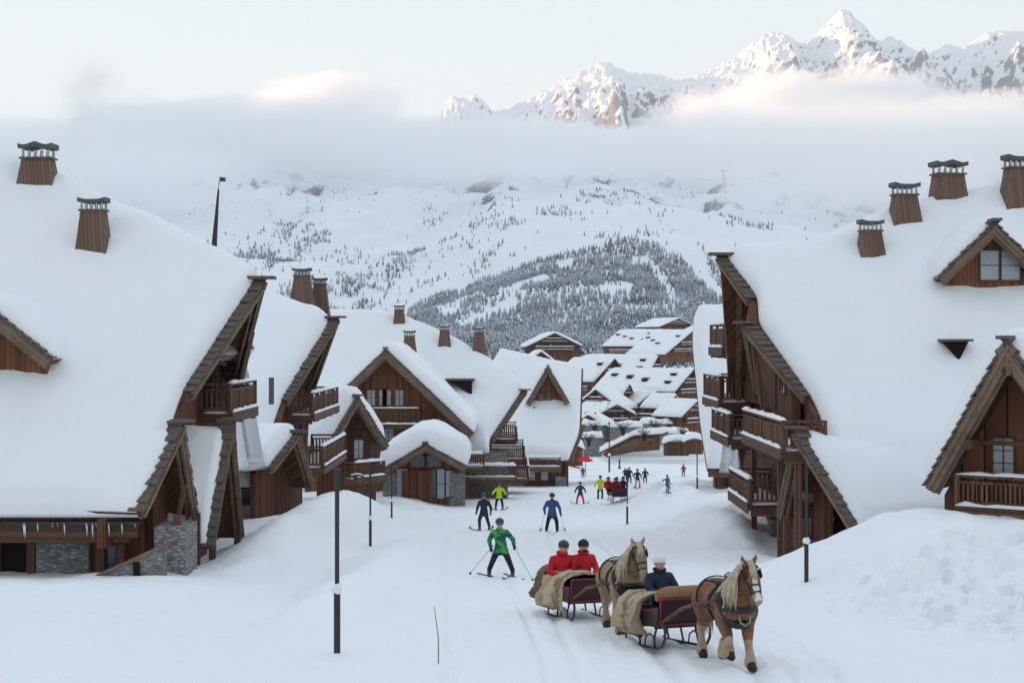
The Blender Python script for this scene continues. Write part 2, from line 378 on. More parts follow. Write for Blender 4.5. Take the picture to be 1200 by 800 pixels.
k = t.math('ADD', t.math('MULTIPLY', sp.outputs[2], .35), t.math('ADD', n, t.math('MULTIPLY', t.math('SUBTRACT', n0, .5), .5)))
k = t.ramp(k, [(.57, 0.), (.86, 1.)])
t.bsdf(t.mix(k, (.04,.052,.062), (.58,.62,.68)), .9, .1)
me.materials.append(t.m); me.update(); me.validate()
fo = bpy.data.objects.new('forest', me); C.objects.link(fo); ORG['forest'] = np.zeros(3)
tag(fo, 'frosted grey conifer forest on the mountainside behind the village', 'forest', kind='stuff')
print('TREES', M_)
# ------------------------------------------------------------------ sky, sun, camera
SUN_EL, SUN_AZ = math.radians(8.0), math.radians(-78)     # azimuth measured from +Y towards +X
sc = bpy.context.scene
w = bpy.data.worlds.new("World"); sc.world = w; w.use_nodes = True; nt = w.node_tree; nt.nodes.clear()
out = nt.nodes.new('ShaderNodeOutputWorld'); bg = nt.nodes.new('ShaderNodeBackground'); bg.inputs['Strength'].default_value = .10
sky = nt.nodes.new('ShaderNodeTexSky'); sky.sky_type = 'NISHITA'; sky.sun_disc = False; sky.sun_elevation = SUN_EL; sky.sun_rotation = SUN_AZ
sky.altitude = 1800; sky.air_density = 1.0; sky.dust_density = 2.0; sky.ozone_density = 1.0
# thin high overcast: a pale veil over the clear sky
tc = nt.nodes.new('ShaderNodeTexCoord'); se = nt.nodes.new('ShaderNodeSeparateXYZ'); nt.links.new(tc.outputs['Generated'], se.inputs[0])
cr = nt.nodes.new('ShaderNodeValToRGB'); els = cr.color_ramp.elements
while len(els) < 5: els.new(.5)
for e, (p, c) in zip(els, ((0.0,(5.4,5.6,5.8)),(.055,(6.3,5.95,5.4)),(.12,(5.7,5.8,5.6)),(.22,(5.1,5.6,5.75)),(1.0,(5.9,6.9,8.1)))):
    e.position = p; e.color = (*[q/10 for q in c], 1)
nt.links.new(se.outputs[2], cr.inputs[0])
gain = nt.nodes.new('ShaderNodeMix'); gain.data_type = 'RGBA'; gain.blend_type = 'MULTIPLY'; gain.inputs[0].default_value = 1
nt.links.new(cr.outputs[0], gain.inputs[6]); gain.inputs[7].default_value = (10, 10, 10, 1)
mx = nt.nodes.new('ShaderNodeMix'); mx.data_type = 'RGBA'; mx.inputs[0].default_value = .85
nt.links.new(sky.outputs[0], mx.inputs[6]); nt.links.new(gain.outputs[2], mx.inputs[7])
az = nt.nodes.new('ShaderNodeMath'); az.operation = 'MULTIPLY_ADD'; az.inputs[1].default_value = .17; az.inputs[2].default_value = .86; nt.links.new(se.outputs[1], az.inputs[0])
gl = nt.nodes.new('ShaderNodeMix'); gl.data_type = 'RGBA'; gl.blend_type = 'MULTIPLY'; gl.inputs[0].default_value = 1; nt.links.new(mx.outputs[2], gl.inputs[6]); nt.links.new(az.outputs[0], gl.inputs[7])
nt.links.new(gl.outputs[2], bg.inputs[0]); nt.links.new(bg.outputs[0], out.inputs[0])
sd = bpy.data.lights.new('sun', 'SUN'); sd.energy = 3.7; sd.angle = math.radians(.5); sd.color = (1, .60, .33)
so = bpy.data.objects.new('sun', sd); C.objects.link(so)
dirv = Vector((math.sin(SUN_AZ)*math.cos(SUN_EL), math.cos(SUN_AZ)*math.cos(SUN_EL), math.sin(SUN_EL)))
so.rotation_euler = dirv.to_track_quat('Z', 'Y').to_euler(); so.location = (-60, 20, 60)
cd = bpy.data.cameras.new('camera'); cd.lens = 50; cd.sensor_width = 36; cd.clip_start = .1; cd.clip_end = 30000
co = bpy.data.objects.new('camera', cd); C.objects.link(co); co.location = (0,0,0); co.rotation_euler = (math.pi/2, 0, 0); sc.camera = co
sc.view_settings.view_transform = 'Standard'; sc.view_settings.look = 'None'; sc.view_settings.gamma = 1; sc.view_settings.exposure = 0.78
sc.view_settings.use_curve_mapping = False
sc.render.engine = 'CYCLES'; sc.cycles.use_denoising = True; sc.cycles.max_bounces = 12; sc.cycles.diffuse_bounces = 4; sc.cycles.volume_bounces = 10
# ------------------------------------------------------------------ clouds
def m_cloud(name, dens, zlo, zlo2, zhi2, zhi, scale, ylo=None, yhi=None, col=(.985,.985,.985), thr=(.36,.62), aniso=.2):
    t = NT(name); c = t.n('ShaderNodeTexCoord'); sp = t.n('ShaderNodeSeparateXYZ'); t.l(c.outputs['Object'], sp.inputs[0])
    mp = t.n('ShaderNodeMapping'); mp.inputs['Scale'].default_value = (1, 1, 1.7); t.l(c.outputs['Object'], mp.inputs[0])
    n = t.noise(mp.outputs[0], scale, 5, .6)
    def mr(v, a, b, x, y):
        d = t.n('ShaderNodeMapRange', interpolation_type='SMOOTHSTEP'); d.inputs[1].default_value = a; d.inputs[2].default_value = b; d.inputs[3].default_value = x; d.inputs[4].default_value = y
        t.l(v, d.inputs[0]); return d.outputs[0]
    nl = t.noise(c.outputs['Object'], scale*.42, 3, .55)
    zz = t.math('ADD', sp.outputs[2], t.math('MULTIPLY', t.math('SUBTRACT', nl, .5), (zhi-zlo)*1.15))
    f = t.math('MULTIPLY', mr(zz, zlo, zlo2, 0, 1), mr(zz, zhi2, zhi, 1, 0))
    hard = t.math('MULTIPLY', mr(sp.outputs[2], zlo, zlo2, 0, 1), mr(sp.outputs[2], zhi-(zhi-zhi2)*.5, zhi, 1, 0))
    f = t.math('MULTIPLY', f, hard)
    k = mr(t.math('ADD', n, t.math('MULTIPLY', t.math('SUBTRACT', f, .5), .55)), thr[0], thr[1], 0, 1)
    d = t.math('MULTIPLY', t.math('MULTIPLY', k, f), dens)
    v = t.n('ShaderNodeVolumeScatter'); v.inputs['Color'].default_value = (*col, 1); v.inputs['Anisotropy'].default_value = aniso
    t.l(d, v.inputs['Density']); t.l(v.outputs[0], t.out.inputs['Volume']); return t.m
def cloud(name, x0, x1, y0, y1, zb, ztop, mat, label):
    # lumpy closed body: flat-ish bottom, billowing top
    nx, ny = 60, 14; X, Y = np.meshgrid(np.linspace(x0, x1, nx), np.linspace(y0, y1, ny))
    ed = np.clip(np.minimum(np.minimum(X-x0, x1-X)/((x1-x0)*.06), np.minimum(Y-y0, y1-Y)/((y1-y0)*.3)), 0, 1)
    ed = np.sqrt(1-(1-ed)**2)
    Zt = zb + 3 + (ztop(X, Y)-zb)*(.25+.75*ed); Zb = np.full_like(Zt, zb)
    mb = MB(); i = np.arange(nx*ny).reshape(ny, nx); o = nx*ny
    v = list(np.stack([X, Y, Zt], -1).reshape(-1, 3)) + list(np.stack([X, Y, Zb], -1).reshape(-1, 3)); f = []
    for a in range(ny-1):
        for b in range(nx-1):
            q = (i[a,b], i[a,b+1], i[a+1,b+1], i[a+1,b]); f += [q, tuple(o+k for k in q[::-1])]
    per = [i[0,b] for b in range(nx)] + [i[a,nx-1] for a in range(1, ny)] + [i[ny-1,b] for b in range(nx-2, -1, -1)] + [i[a,0] for a in range(ny-2, 0, -1)]
    for k in range(len(per)):
        a, b = per[k], per[(k+1) % len(per)]; f.append((b, a, o+a, o+b))
    mb.add(v, f); ob = mb.build(name, mat, smooth=True)
    tag(ob, label, 'cloud', kind='stuff'); return ob
def zp(py, Y): return (400-py)/F*Y
CY = 3000.
top = lambda X, Y: zp(128, CY) + 60 + 40*fbm(X*.003, Y*.003, o=3) + (zp(70, CY)-zp(128, CY))*np.exp(-((X-660)/340)**2)
mc = m_cloud('cloud_bank_vapour', .011, zp(292, CY), zp(188, CY), zp(166, CY), zp(122, CY), .0042, thr=(.40,.60))
cloud('cloud_bank', -2300, 2300, 2600, 3400, zp(294, CY), top, mc, 'long grey cloud bank hanging across the mountain below the peaks')
def puff(px, py, Y, rx, rz, dens, label, scale=.006):
    # billowing body with a soft edge: density fades with the distance from the middle
    c = P(px, py, Y); sx = rx/F*Y; sz = rz/F*Y; sy = sx*.7
    t = NT('cloud_puff'); co = t.n('ShaderNodeTexCoord'); mp = t.n('ShaderNodeMapping'); mp.inputs['Scale'].default_value = (1/sx, 1/sy, 1/sz)
    t.l(co.outputs['Object'], mp.inputs[0]); ln = t.n('ShaderNodeVectorMath', operation='LENGTH'); t.l(mp.outputs[0], ln.inputs[0])
    n = t.noise(co.outputs['Object'], scale, 5, .6)
    f = t.math('SUBTRACT', t.math('ADD', 1.0, t.math('MULTIPLY', t.math('SUBTRACT', n, .5), 1.5)), ln.outputs['Value'])
    k = t.n('ShaderNodeMapRange', interpolation_type='SMOOTHSTEP'); k.inputs[1].default_value = .15; k.inputs[2].default_value = .85; k.inputs[3].default_value = 0; k.inputs[4].default_value = dens
    e = t.n('ShaderNodeMapRange', interpolation_type='SMOOTHSTEP'); e.inputs[1].default_value = .75; e.inputs[2].default_value = 1.0; e.inputs[3].default_value = 1; e.inputs[4].default_value = 0
    t.l(f, k.inputs[0]); t.l(ln.outputs['Value'], e.inputs[0])
    v = t.n('ShaderNodeVolumeScatter'); v.inputs['Color'].default_value = (.985,.98,.975,1); v.inputs['Anisotropy'].default_value = .2
    t.l(t.math('MULTIPLY', k.outputs[0], e.outputs[0]), v.inputs['Density']); t.l(v.outputs[0], t.out.inputs['Volume'])
    mb = MB().ell(c, (sx, sy, sz), 32, 16); q = np.array(mb.V) - c
    q = q*(1 + .10*fbm(q[:,0]/sx*1.7+px, q[:,1]/sy*1.7, q[:,2]/sz*1.7, o=3))[:, None]; mb.V = [tuple(a) for a in q + c]
    return tag(mb.build('cloud', t.m, smooth=True, loc=c), label, 'cloud', kind='stuff')
puff(965, 150, 4400, 230, 92, .022, 'cloud with sunlit top covering the foot of the highest peaks')
puff(372, 126, 4300, 125, 56, .022, 'rosy cloud puff above the grey bank on the left')
puff(1160, 178, 4300, 170, 66, .016, 'thin cloud low under the peaks at the right edge')
puff(130, 222, 2450, 260, 84, .014, 'thin mist lying on the slope above the left roofs', .010)
puff(1010, 226, 2450, 240, 82, .014, 'thin mist lying on the slope above the right roofs', .010)
puff(590, 196, 2500, 190, 34, .006, 'thin mist strip under the middle of the cloud bank', .012)
puff(905, 112, 4150, 95, 36, .020, 'small sunlit cloud billow before the left shoulder of the highest peak', .009)
puff(1015, 108, 4150, 80, 32, .020, 'small sunlit cloud billow before the right shoulder of the highest peak', .009)
puff(815, 140, 4000, 95, 38, .014, 'small cloud billow trailing off the long snow ridge', .008)
# ------------------------------------------------------------------ chimney smoke
def smoke(px, py, Y, rx, rz, dens):
    c = P(px, py, Y); sx = rx/F*Y; sz = rz/F*Y
    t = NT('wood_smoke'); co = t.n('ShaderNodeTexCoord'); mp = t.n('ShaderNodeMapping'); mp.inputs['Scale'].default_value = (1/sx, 1/sx, 1/sz); t.l(co.outputs['Object'], mp.inputs[0])
    ln = t.n('ShaderNodeVectorMath', operation='LENGTH'); t.l(mp.outputs[0], ln.inputs[0])
    n = t.noise(co.outputs['Object'], 1.1, 5, .62, .8)
    k = t.n('ShaderNodeMapRange', interpolation_type='SMOOTHSTEP'); k.inputs[1].default_value = .25; k.inputs[2].default_value = 1.1; k.inputs[3].default_value = 0; k.inputs[4].default_value = dens
    t.l(t.math('SUBTRACT', t.math('ADD', 1.0, t.math('MULTIPLY', t.math('SUBTRACT', n, .5), 2.2)), ln.outputs['Value']), k.inputs[0])
    e = t.n('ShaderNodeMapRange', interpolation_type='SMOOTHSTEP'); e.inputs[1].default_value = .5; e.inputs[2].default_value = 1.0; e.inputs[3].default_value = 1; e.inputs[4].default_value = 0; t.l(ln.outputs['Value'], e.inputs[0])
    v = t.n('ShaderNodeVolumePrincipled'); v.inputs['Color'].default_value = (.45,.47,.5,1); t.l(t.math('MULTIPLY', k.outputs[0], e.outputs[0]), v.inputs['Density']); t.l(v.outputs[0], t.out.inputs['Volume'])
    mb = MB().ell(c, (sx, sx, sz), 24, 14); return tag(mb.build('smoke', t.m, smooth=True, loc=c), 'faint grey smoke drifting above the left chimney', 'smoke', kind='stuff')
smoke(105, 105, 62, 62, 72, .16)
# ------------------------------------------------------------------ valley air
t = NT('valley_air'); v = t.n('ShaderNodeVolumePrincipled'); v.inputs['Color'].default_value = (.90,.94,.98,1); v.inputs['Density'].default_value = .00005; v.inputs['Anisotropy'].default_value = .2
t.l(v.outputs[0], t.out.inputs['Volume'])
hz = MB().box((0, 2250, 740), (8800, 10300, 2300)).build('haze', t.m); tag(hz, kind='stuff')
# ------------------------------------------------------------------ chalet kit
def resample(pts, n):
    pts = np.array(pts, float); d = np.r_[0, np.cumsum(np.linalg.norm(np.diff(pts, axis=0), axis=1))]
    t = np.linspace(0, d[-1], n); return np.stack([np.interp(t, d, pts[:, k]) for k in range(3)], -1)
def lerp_rows(A, B, nu):
    t = np.linspace(0, 1, nu)[:, None, None]; return A[None]*(1-t) + B[None]*t
_seed = [0]
def snow_sheet(top, T=.8, R=(.5,.5,.5,.5), amp=.06, round_ridge=0, nrm=None, lip=.22, ns=.45):
    """closed snow body whose upper face is the grid `top` (nu,nv,3); edges u0,u1,v0,v1 rounded over the radii R (0 keeps the edge at full depth)."""
    _seed[0] += 13.7
    nu, nv, _ = top.shape
    du = np.r_[np.zeros((1, nv)), np.cumsum(np.linalg.norm(np.diff(top, axis=0), axis=2), axis=0)]
    dv = np.c_[np.zeros((nu, 1)), np.cumsum(np.linalg.norm(np.diff(top, axis=1), axis=2), axis=1)]
    if nrm is None:
        gu = np.gradient(top, axis=0); gv = np.gradient(top, axis=1); n = np.cross(gu, gv); n /= np.linalg.norm(n, axis=2)[..., None] + 1e-9
        n[n[..., 2] < 0] *= -1
        n = n + V3(0,0,1); n /= np.linalg.norm(n, axis=2)[..., None]
    else: n = np.broadcast_to(unit(nrm), top.shape)
    e = np.ones((nu, nv))
    wob = 1 + .35*fbm(top[..., 0]*.8+_seed[0], top[..., 1]*.8, top[..., 2]*.8, o=2)
    for d, r in ((du, R[0]), (du[-1:]-du, R[1]), (dv, R[2]), (dv[:, -1:]-dv, R[3])):
        if r > 0:
            q = 1 - np.clip(d/(r*wob), 0, 1); e = e*np.sqrt(np.clip(1-q*q, 0, 1))
    e = lip + (1-lip)*e
    am = amp*(1.15*fbm(top[..., 0]*ns+_seed[0], top[..., 1]*ns, top[..., 2]*ns, o=3) + .3*fbm(top[..., 0]*2+_seed[0], top[..., 1]*2, top[..., 2]*2, o=2))
    base = top - n*T
    up = base + n*(T*e)[..., None] + n*(am*e)[..., None]
    mb = MB(); i = np.arange(nu*nv).reshape(nu, nv); o = nu*nv
    v = list(up.reshape(-1, 3)) + list(base.reshape(-1, 3)); f = []
    for a in range(nu-1):
        for b in range(nv-1):
            q = (i[a,b], i[a+1,b], i[a+1,b+1], i[a,b+1]); f += [q, tuple(o+k for k in q[::-1])]
    per = [i[0,b] for b in range(nv)] + [i[a,nv-1] for a in range(1, nu)] + [i[nu-1,b] for b in range(nv-2, -1, -1)] + [i[a,0] for a in range(nu-2, 0, -1)]
    for k in range(len(per)):
        a, b = per[k], per[(k+1) % len(per)]; f.append((a, b, o+b, o+a))
    return mb.add(v, f)
def rails_grid(rails, nu, nv, smooth=3):
    R = [resample(r, nv) for r in rails]
    for _ in range(smooth):
        for L in R: L[1:-1] = (L[:-2] + 2*L[1:-1] + L[2:])/4
    R = np.array(R); d = np.r_[0, np.cumsum(np.maximum(np.linalg.norm(np.diff(R[:, nv//2], axis=0), axis=1), .01))]
    t = np.linspace(0, d[-1], nu); G = np.zeros((nu, nv, 3))
    for b in range(nv):
        for k in range(3): G[:, b, k] = np.interp(t, d, R[:, b, k])
    if len(rails) > 2:
        for _ in range(4): G[1:-1] = (G[:-2] + 2*G[1:-1] + G[2:])/4
    return G
def lift(G, T):
    gu = np.gradient(G, axis=0); gv = np.gradient(G, axis=1); n = np.cross(gu, gv); n /= np.linalg.norm(n, axis=2)[..., None] + 1e-9
    n[n[..., 2] < 0] *= -1
    n = n + V3(0,0,1); n /= np.linalg.norm(n, axis=2)[..., None]
    return G + n*T
def snow_obj(parent, rails, T=.6, nu=40, nv=30, R=(.5,.5,.6,.6), amp=.06, smooth=3, name='snow_cover', lip=.22, mat='snow_roof', ns=.45):
    """snow of depth T lying on the deck given by rails (polylines from one eave over the ridge to the other)."""
    return snow_sheet(lift(rails_grid(rails, nu, nv, smooth), T + .01), T, R, amp, lip=lip, ns=ns).build(name, MAT[mat], parent, smooth=True)
def board(mb, p0, p1, depth, thick, down, out):
    """plank along p0-p1 hanging `depth` in direction `down`, `thick` in direction `out`."""
    p0, p1 = np.asarray(p0, float), np.asarray(p1, float)
    mb.frame(p0, p1-p0, np.asarray(down)*depth, np.asarray(out)*thick)
def rake(root, foot, peak, d, depth=.42, shingle=True, mat='barge', lift=.0, two=True, name='barge_board'):
    """barge board with an inner second board and a saw-edged course of shingles; d = horizontal unit vector into the house."""
    foot, peak, d = np.asarray(foot, float), np.asarray(peak, float), unit(d); depth *= .74
    ax = unit(peak-foot); n = np.cross(ax, d); n = n if n[2] > 0 else -n; n = unit(n)
    mb = MB(); board(mb, foot, peak, depth, .09, -n, -d)
    if two:
        board(mb, foot - n*depth*.22 - ax*0 + d*.09*0, peak - n*depth*.22, depth*.30, .15, -n, -d)
        board(mb, foot - n*(depth*.72) + d*.16, peak - n*(depth*.72) + d*.16, depth*.55, .08, -n, -d)
    o = mb.build(name, MAT[mat], root)
    V = np.array(mb.V); a_ = o.data.attributes.new('grain', 'FLOAT_VECTOR', 'POINT'); L0 = random.Random(int(abs(foot[0]*77+peak[2]*31))).uniform(0, 40)
    a_.data.foreach_set('vector', np.stack([V @ ax + L0, V @ n, V @ d], -1).ravel())
    if shingle:
        sb = MB(); L = np.linalg.norm(peak-foot); k = max(3, int(L/.30)); rr = random.Random(int(L*1000))
        for i in range(k):
            a = foot + ax*(L*i/k); jj = rr.uniform(-.03, .04)
            tilt = unit(ax*.97 - n*.16)
            o1 = a + n*(.035+.04*rr.random()) - d*(.11 + jj)
            sb.frame(o1, tilt*(L/k*1.28), n*.055, d*(.5))
            if rr.random() < .8:
                o2 = a + n*(-.03+.03*rr.random()) - d*(.08 + jj*.5) + ax*(L/k*.5)
                sb.frame(o2, tilt*(L/k*1.2), n*.05, d*(.5))
        sb.build('shingles', MAT['shingle'], o)
    return o
def slab_roof(root, polyA, polyB, thick, mat='wood', name='roof'):
    """roof deck between two polylines (front edge, back edge), `thick` below them."""
    A, B = np.array(polyA, float), np.array(polyB, float); mb = MB(); n = len(A)
    for i in range(n-1):
        q = [A[i], A[i+1], B[i+1], B[i]]; nn = unit(np.cross(q[1]-q[0], q[3]-q[0])); nn = nn if nn[2] > 0 else -nn
        mb.prism(q, -nn*thick)
    return mb.build(name, MAT[mat], root)
def wall(root, pts, off, mat='wood', name='wall'):
    return MB().prism(pts, off).build(name, MAT[mat], root)
def window(root, c, right, w, h, n, cols=2, rows=2, pane='glass', frame='frame', fw=.06, name='window'):
    c, r, n = np.asarray(c, float), unit(right), unit(n); u = V3(0,0,1); u = unit(u - n*np.dot(u, n))
    mb = MB(); d = .07
    for s in (-1, 1):
        mb.frame(c + r*(s*w/2) - r*fw/2 - u*h/2 - n*.02, r*fw, u*h, n*d)
        mb.frame(c - r*(w/2+fw/2) + u*(s*h/2) - u*fw/2 - n*.02, r*(w+fw), u*fw, n*(d+.01))
    for k in range(1, cols): mb.frame(c + r*(-w/2 + w*k/cols) - r*fw*.32 - u*h/2 - n*.02, r*fw*.64, u*h, n*(d-.012))
    for k in range(1, rows): mb.frame(c - r*w/2 + u*(-h/2 + h*k/rows) - u*fw*.25 - n*.02, r*w, u*fw*.5, n*(d-.02))
    f = mb.build(name, MAT[frame], root)
    MB().frame(c - r*w/2 - u*h/2 + n*.004, r*w, u*h, n*.012).build('pane', MAT[pane], f)
    return f
def balcony(root, s, a, La, out, dp, h=1.0, snow=.12, rail='rail', bal=.16, sides=(True, True), floor_t=.22, beam=True, name='balcony', mat='beam'):
    """deck starting at wall point s (top of the deck), running La along a, projecting dp along out."""
    s, a, out = np.asarray(s, float), unit(a), unit(out); u = V3(0,0,1)
    mb = MB(); mb.frame(s - u*floor_t, a*La, out*dp, u*floor_t)
    if beam:
        mb.frame(s + out*(dp+.002) - u*(floor_t+.10) - a*.05, a*(La+.1), out*.06, u*(floor_t+.16))
        k = max(2, int(La/2.0))
        for i in range(k+1): mb.frame(s + a*(La*i/k - .07) - u*(floor_t+.2), a*.14, out*dp*.95, u*.198)
    f = mb.build(name, MAT[mat], root)
    rb = MB(); e0 = s + out*(dp-.05); runs = [(e0, a, La)]
    if sides[0]: runs.append((s + a*.05, out, dp-.08))
    if sides[1]: runs.append((s + a*(La-.05), out, dp-.08))
    for o, dd, L in runs:
        side = unit(np.cross(dd, u))
        rb.frame(o + u*(h-.09) - side*.06, dd*L, side*.12, u*.09)
        rb.frame(o + u*(h-.26) - side*.035, dd*L, side*.07, u*.07)
        rb.frame(o + u*.10 - side*.035, dd*L, side*.07, u*.08)
        k = max(2, int(L/bal))
        for i in range(k): rb.frame(o + dd*(L*(i+.22)/k) + u*.16 - side*.018, dd*(L/k*.56), side*.036, u*(h-.40))
        k = max(1, int(L/1.6))
        for i in range(k+1): rb.frame(o + dd*(L*i/k - .05) + u*.002 - side*.05, dd*.10, side*.10, u*(h-.01))
    rb.build('railing', MAT[rail], f)
    if snow > 0:
        A = [e0 + u*(h+snow*.9) - out*.10, e0 + u*(h+snow*.9) + out*.10]
        top = lerp_rows(resample(A, 5), resample([q + a*La for q in A], 5), max(8, int(La*5)))
        sb = snow_sheet(top, snow, (.12,.12,.09,.09), .05, nrm=u, lip=.2, ns=2.2)
        top = lerp_rows(resample([s + out*.15 + u*.16, s + out*(dp-.14) + u*.13], 5), resample([s + out*.15 + a*La + u*.16, s + out*(dp-.14) + a*La + u*.13], 5), max(8, int(La*4)))
        s2 = snow_sheet(top, .15, (.1,.1,.1,.1), .04, nrm=u, ns=1.5); sb.add(s2.V, s2.F)
        A = [s + out*(dp+.02) + u*(.07+snow), s + out*(dp+.10) + u*(.05+snow)]
        top = lerp_rows(resample(A, 4), resample([q + a*La for q in A], 4), max(8, int(La*4)))
        s2 = snow_sheet(top, .10, (.1,.1,.04,.04), .05, nrm=u, ns=2.4); sb.add(s2.V, s2.F)
        sb.build('snow_cover', MAT['snow_roof'], f, smooth=True)
    return f
def chimney(root, base, w, h, ax=(1,0,0), tw=.62, cap_style=0, sink=1.8, mat='chimney', wd=None):
    """tapering shaft of height h above `base` with a collar, pegs and an upturned cap slab."""
    b = np.asarray(base, float); ax = unit(ax); ay = np.cross((0,0,1), ax); u = V3(0,0,1); wd = wd or w*.62
    def ring(z, sx, sy): return [b + u*z + ax*(i*sx/2) + ay*(j*sy/2) for i, j in ((-1,-1),(1,-1),(1,1),(-1,1))]
    g = (1 - tw)/h
    q0, q1 = ring(-sink, w*(1+g*sink), wd*(1+g*sink)), ring(h, w*tw, wd*tw)
    mb = MB().add(q0 + q1, [(3,2,1,0),(4,5,6,7),(0,1,5,4),(1,2,6,5),(2,3,7,6),(3,0,4,7)])
    for z, s_, t_ in ((h, 1.16, .07), (h-.14, 1.06, .05)):
        a = ring(z, w*tw*s_, wd*tw*s_); mb.frame(a[0], a[1]-a[0], a[3]-a[0], u*t_)
    o = mb.build('chimney', MAT[mat], root)
    ph = .17*w
    for i in (-1, -.5, 0, .5, 1):
        for j in (-1, 1):
            c = b + u*(h+.07) + ax*(i*w*tw*.46) + ay*(j*wd*tw*.42); MB().tube([c, c + u*ph], .028*w+.012, 6).build('cap_peg', MAT['galv'], o)
    cb = MB(); z0 = h + .07 + ph; cw, cd_ = w*tw*1.24, wd*tw*1.24; nseg = 10; prof = []
    for i in range(nseg+1):
        t = -1 + 2*i/nseg
        lift = .05*w*abs(t)**3 + (.09*w*max(0, 1-abs(t)*1.5) if cap_style else 0)
        prof.append((t*cw/2, lift))
    poly = [b + u*(z0+l) + ax*x - ay*cd_/2 for x, l in prof] + [b + u*(z0+.085*w+.04+l*1.2) + ax*x - ay*cd_/2 for x, l in prof[::-1]]
    cb.prism(poly, ay*cd_); cap = cb.build('cap', MAT['cap'], o)
    A = [b + u*(z0+.085*w+.10) + ax*(-cw*.42) + ay*(-cd_*.4), b + u*(z0+.085*w+.10) + ax*(-cw*.42) + ay*(cd_*.4)]
    snow_sheet(lerp_rows(resample(A, 5), resample([q + ax*cw*.84 for q in A], 5), 8), .06, (.1,.1,.1,.1), .02, nrm=u).build('snow_cover', MAT['snow_roof'], cap, smooth=True)
    return o
def beam_ends(root, pts, d, r=.13, L=.5):
    for p in pts: MB().tube([np.asarray(p) - unit(d)*L, np.asarray(p) + unit(d)*.6], r, 8).build('purlin', MAT['rail'], root)
def ridge_cap(root, pk, d, w=.5, L=.9):
    pk, d = np.asarray(pk, float), unit(d); r = np.cross(d, (0,0,1))
    return MB().frame(pk - d*.42 - r*w/2 + V3(0,0,.06), r*w, d*L, V3(0,0,.10)).build('ridge_cap', MAT['shingle'], root)

def gable_wall(root, A, Pk, B, d, s, zb, mat='wood', inset=.3, drop=.28, t=.25):
    d = unit(d); q = max(np.dot(d, A), np.dot(d, B)) + s
    A, Pk, B = [np.asarray(p, float) + d*(q - np.dot(d, p)) for p in (A, Pk, B)]
    c = (A+B)/2; A = A + unit((c-A)*V3(1,1,0))*inset; B = B + unit((c-B)*V3(1,1,0))*inset
    A, B, Pk = A - V3(0,0,drop), B - V3(0,0,drop), Pk - V3(0,0,drop)
    pts = [V3(A[0], A[1], zb), V3(B[0], B[1], zb), B, Pk, A]
    return wall(root, pts, d*t, mat), pts
def gable(root, A, Pk, B, d, depth, s=.5, zb=None, thick=.2, wmat='wood', snowT=.5, bd=.36, R=(.25,.0,.35,.35), nu=14, nv=22, amp=.05, shingle=True, rise_back=0, snow_in=.12, lipv=.2, dark=False):
    """a whole gable: deck, barge boards, shingles, wall and snow."""
    A, Pk, B, d = [np.asarray(q, float) for q in (A, Pk, B, d)]; d = unit(d); k = V3(0,0,rise_back)
    q = max(np.dot(d, A), np.dot(d, B)) + depth
    A2, P2, B2 = [p + d*(q - np.dot(d, p)) for p in (A, Pk, B)]
    ro = slab_roof(root, [A, Pk, B], [A2, P2 + k, B2], thick)
    if snowT > 0: snow_obj(ro, [[A + d*snow_in, Pk + d*snow_in, B + d*snow_in], [A2, P2 + k, B2]], snowT, nu, nv, R, amp, lip=lipv)
    for f in (A, B): rake(root, f, Pk, d, bd, shingle)
    ridge_cap(root, Pk + V3(0,0,.05), d, .34, .7)
    pts = None
    if zb is not None: _, pts = gable_wall(root, A, Pk, B, d, s, zb, wmat, drop=.28+abs(rise_back)*.5)
    return ro, pts
# ------------------------------------------------------------------ LEFT, nearest: the big chalet with the long snowy roof
def posts(root, pts, w=.16, mat='rail', name='post'):
    for a, b in pts: MB().bar(a, b, w, w).build(name, MAT[mat], root)
def knee(root, a, b, w=.12): MB().bar(a, b, w, w).build('brace', MAT['rail'], root)
r = empty('chalet', (-14, 49, -8), 'big chalet with two brown chimneys and a stone base, nearest on the left', 'chalet', 'snow-covered wooden chalets of the village')
E0, A, Pk = V3(-11.0,42,-5.2), V3(-10.33,45.56,-1.64), P(308,329,49.4)
B, E1 = V3(-10.33,53.2,-1.64), V3(-11.0,56.8,-5.2)
ridge = [Pk + V3(-.25,0,0), V3(-10.6,50.4,2.95), V3(-14.1,52.0,4.55), V3(-18,53.7,6.35), V3(-24,56.2,8.9)]
rails = []
for i, q in enumerate(ridge):
    x = q[0]; o = 0 if i == 0 else None
    if i == 0: rails.append([E0 + V3(-.05,0,0), A + V3(-.22,0,0), q, B + V3(-.25,0,0), E1])
    else: rails.append([V3(min(x, -11.6), 42, -5.2), V3(min(x, -11.2), 45.56, -1.64), q, V3(x, 2*q[1]-45.5, -1.7), V3(x, 2*q[1]-42, -5.2)])
ro = slab_roof(r, [E0 + V3(-.75,.06,-.02), A, Pk, B, E1], [V3(-24,42,-5.2), V3(-24,45.56,-1.64), ridge[-1], V3(-24,66.8,-1.7), V3(-24,70,-5.2)], .24)
snow_obj(ro, rails, .62, 90, 80, (.45,.3,.5,.5), .09, 2, ns=.33)
rake(r, A, Pk, (-1,0,0), .46); rake(r, B, Pk, (-1,0,0), .46); ridge_cap(r, Pk, (-1,0,0), .7, 1.1)
gable_wall(r, A, Pk, B, (-1,0,0), .55, -9.2, 'wood')
wall(r, [V3(-10.95,43.4,-9), V3(-10.95,45.7,-9), V3(-10.95,45.7,-2.0), V3(-10.95,43.4,-4.2)], V3(-.2,0,0))
posts(r, [(V3(-10.2,52.6,-2.2), V3(-9.3,50.9,.35)), (V3(-10.2,46.6,-1.2), V3(-9.5,48.3,.4))], .16, name='brace')
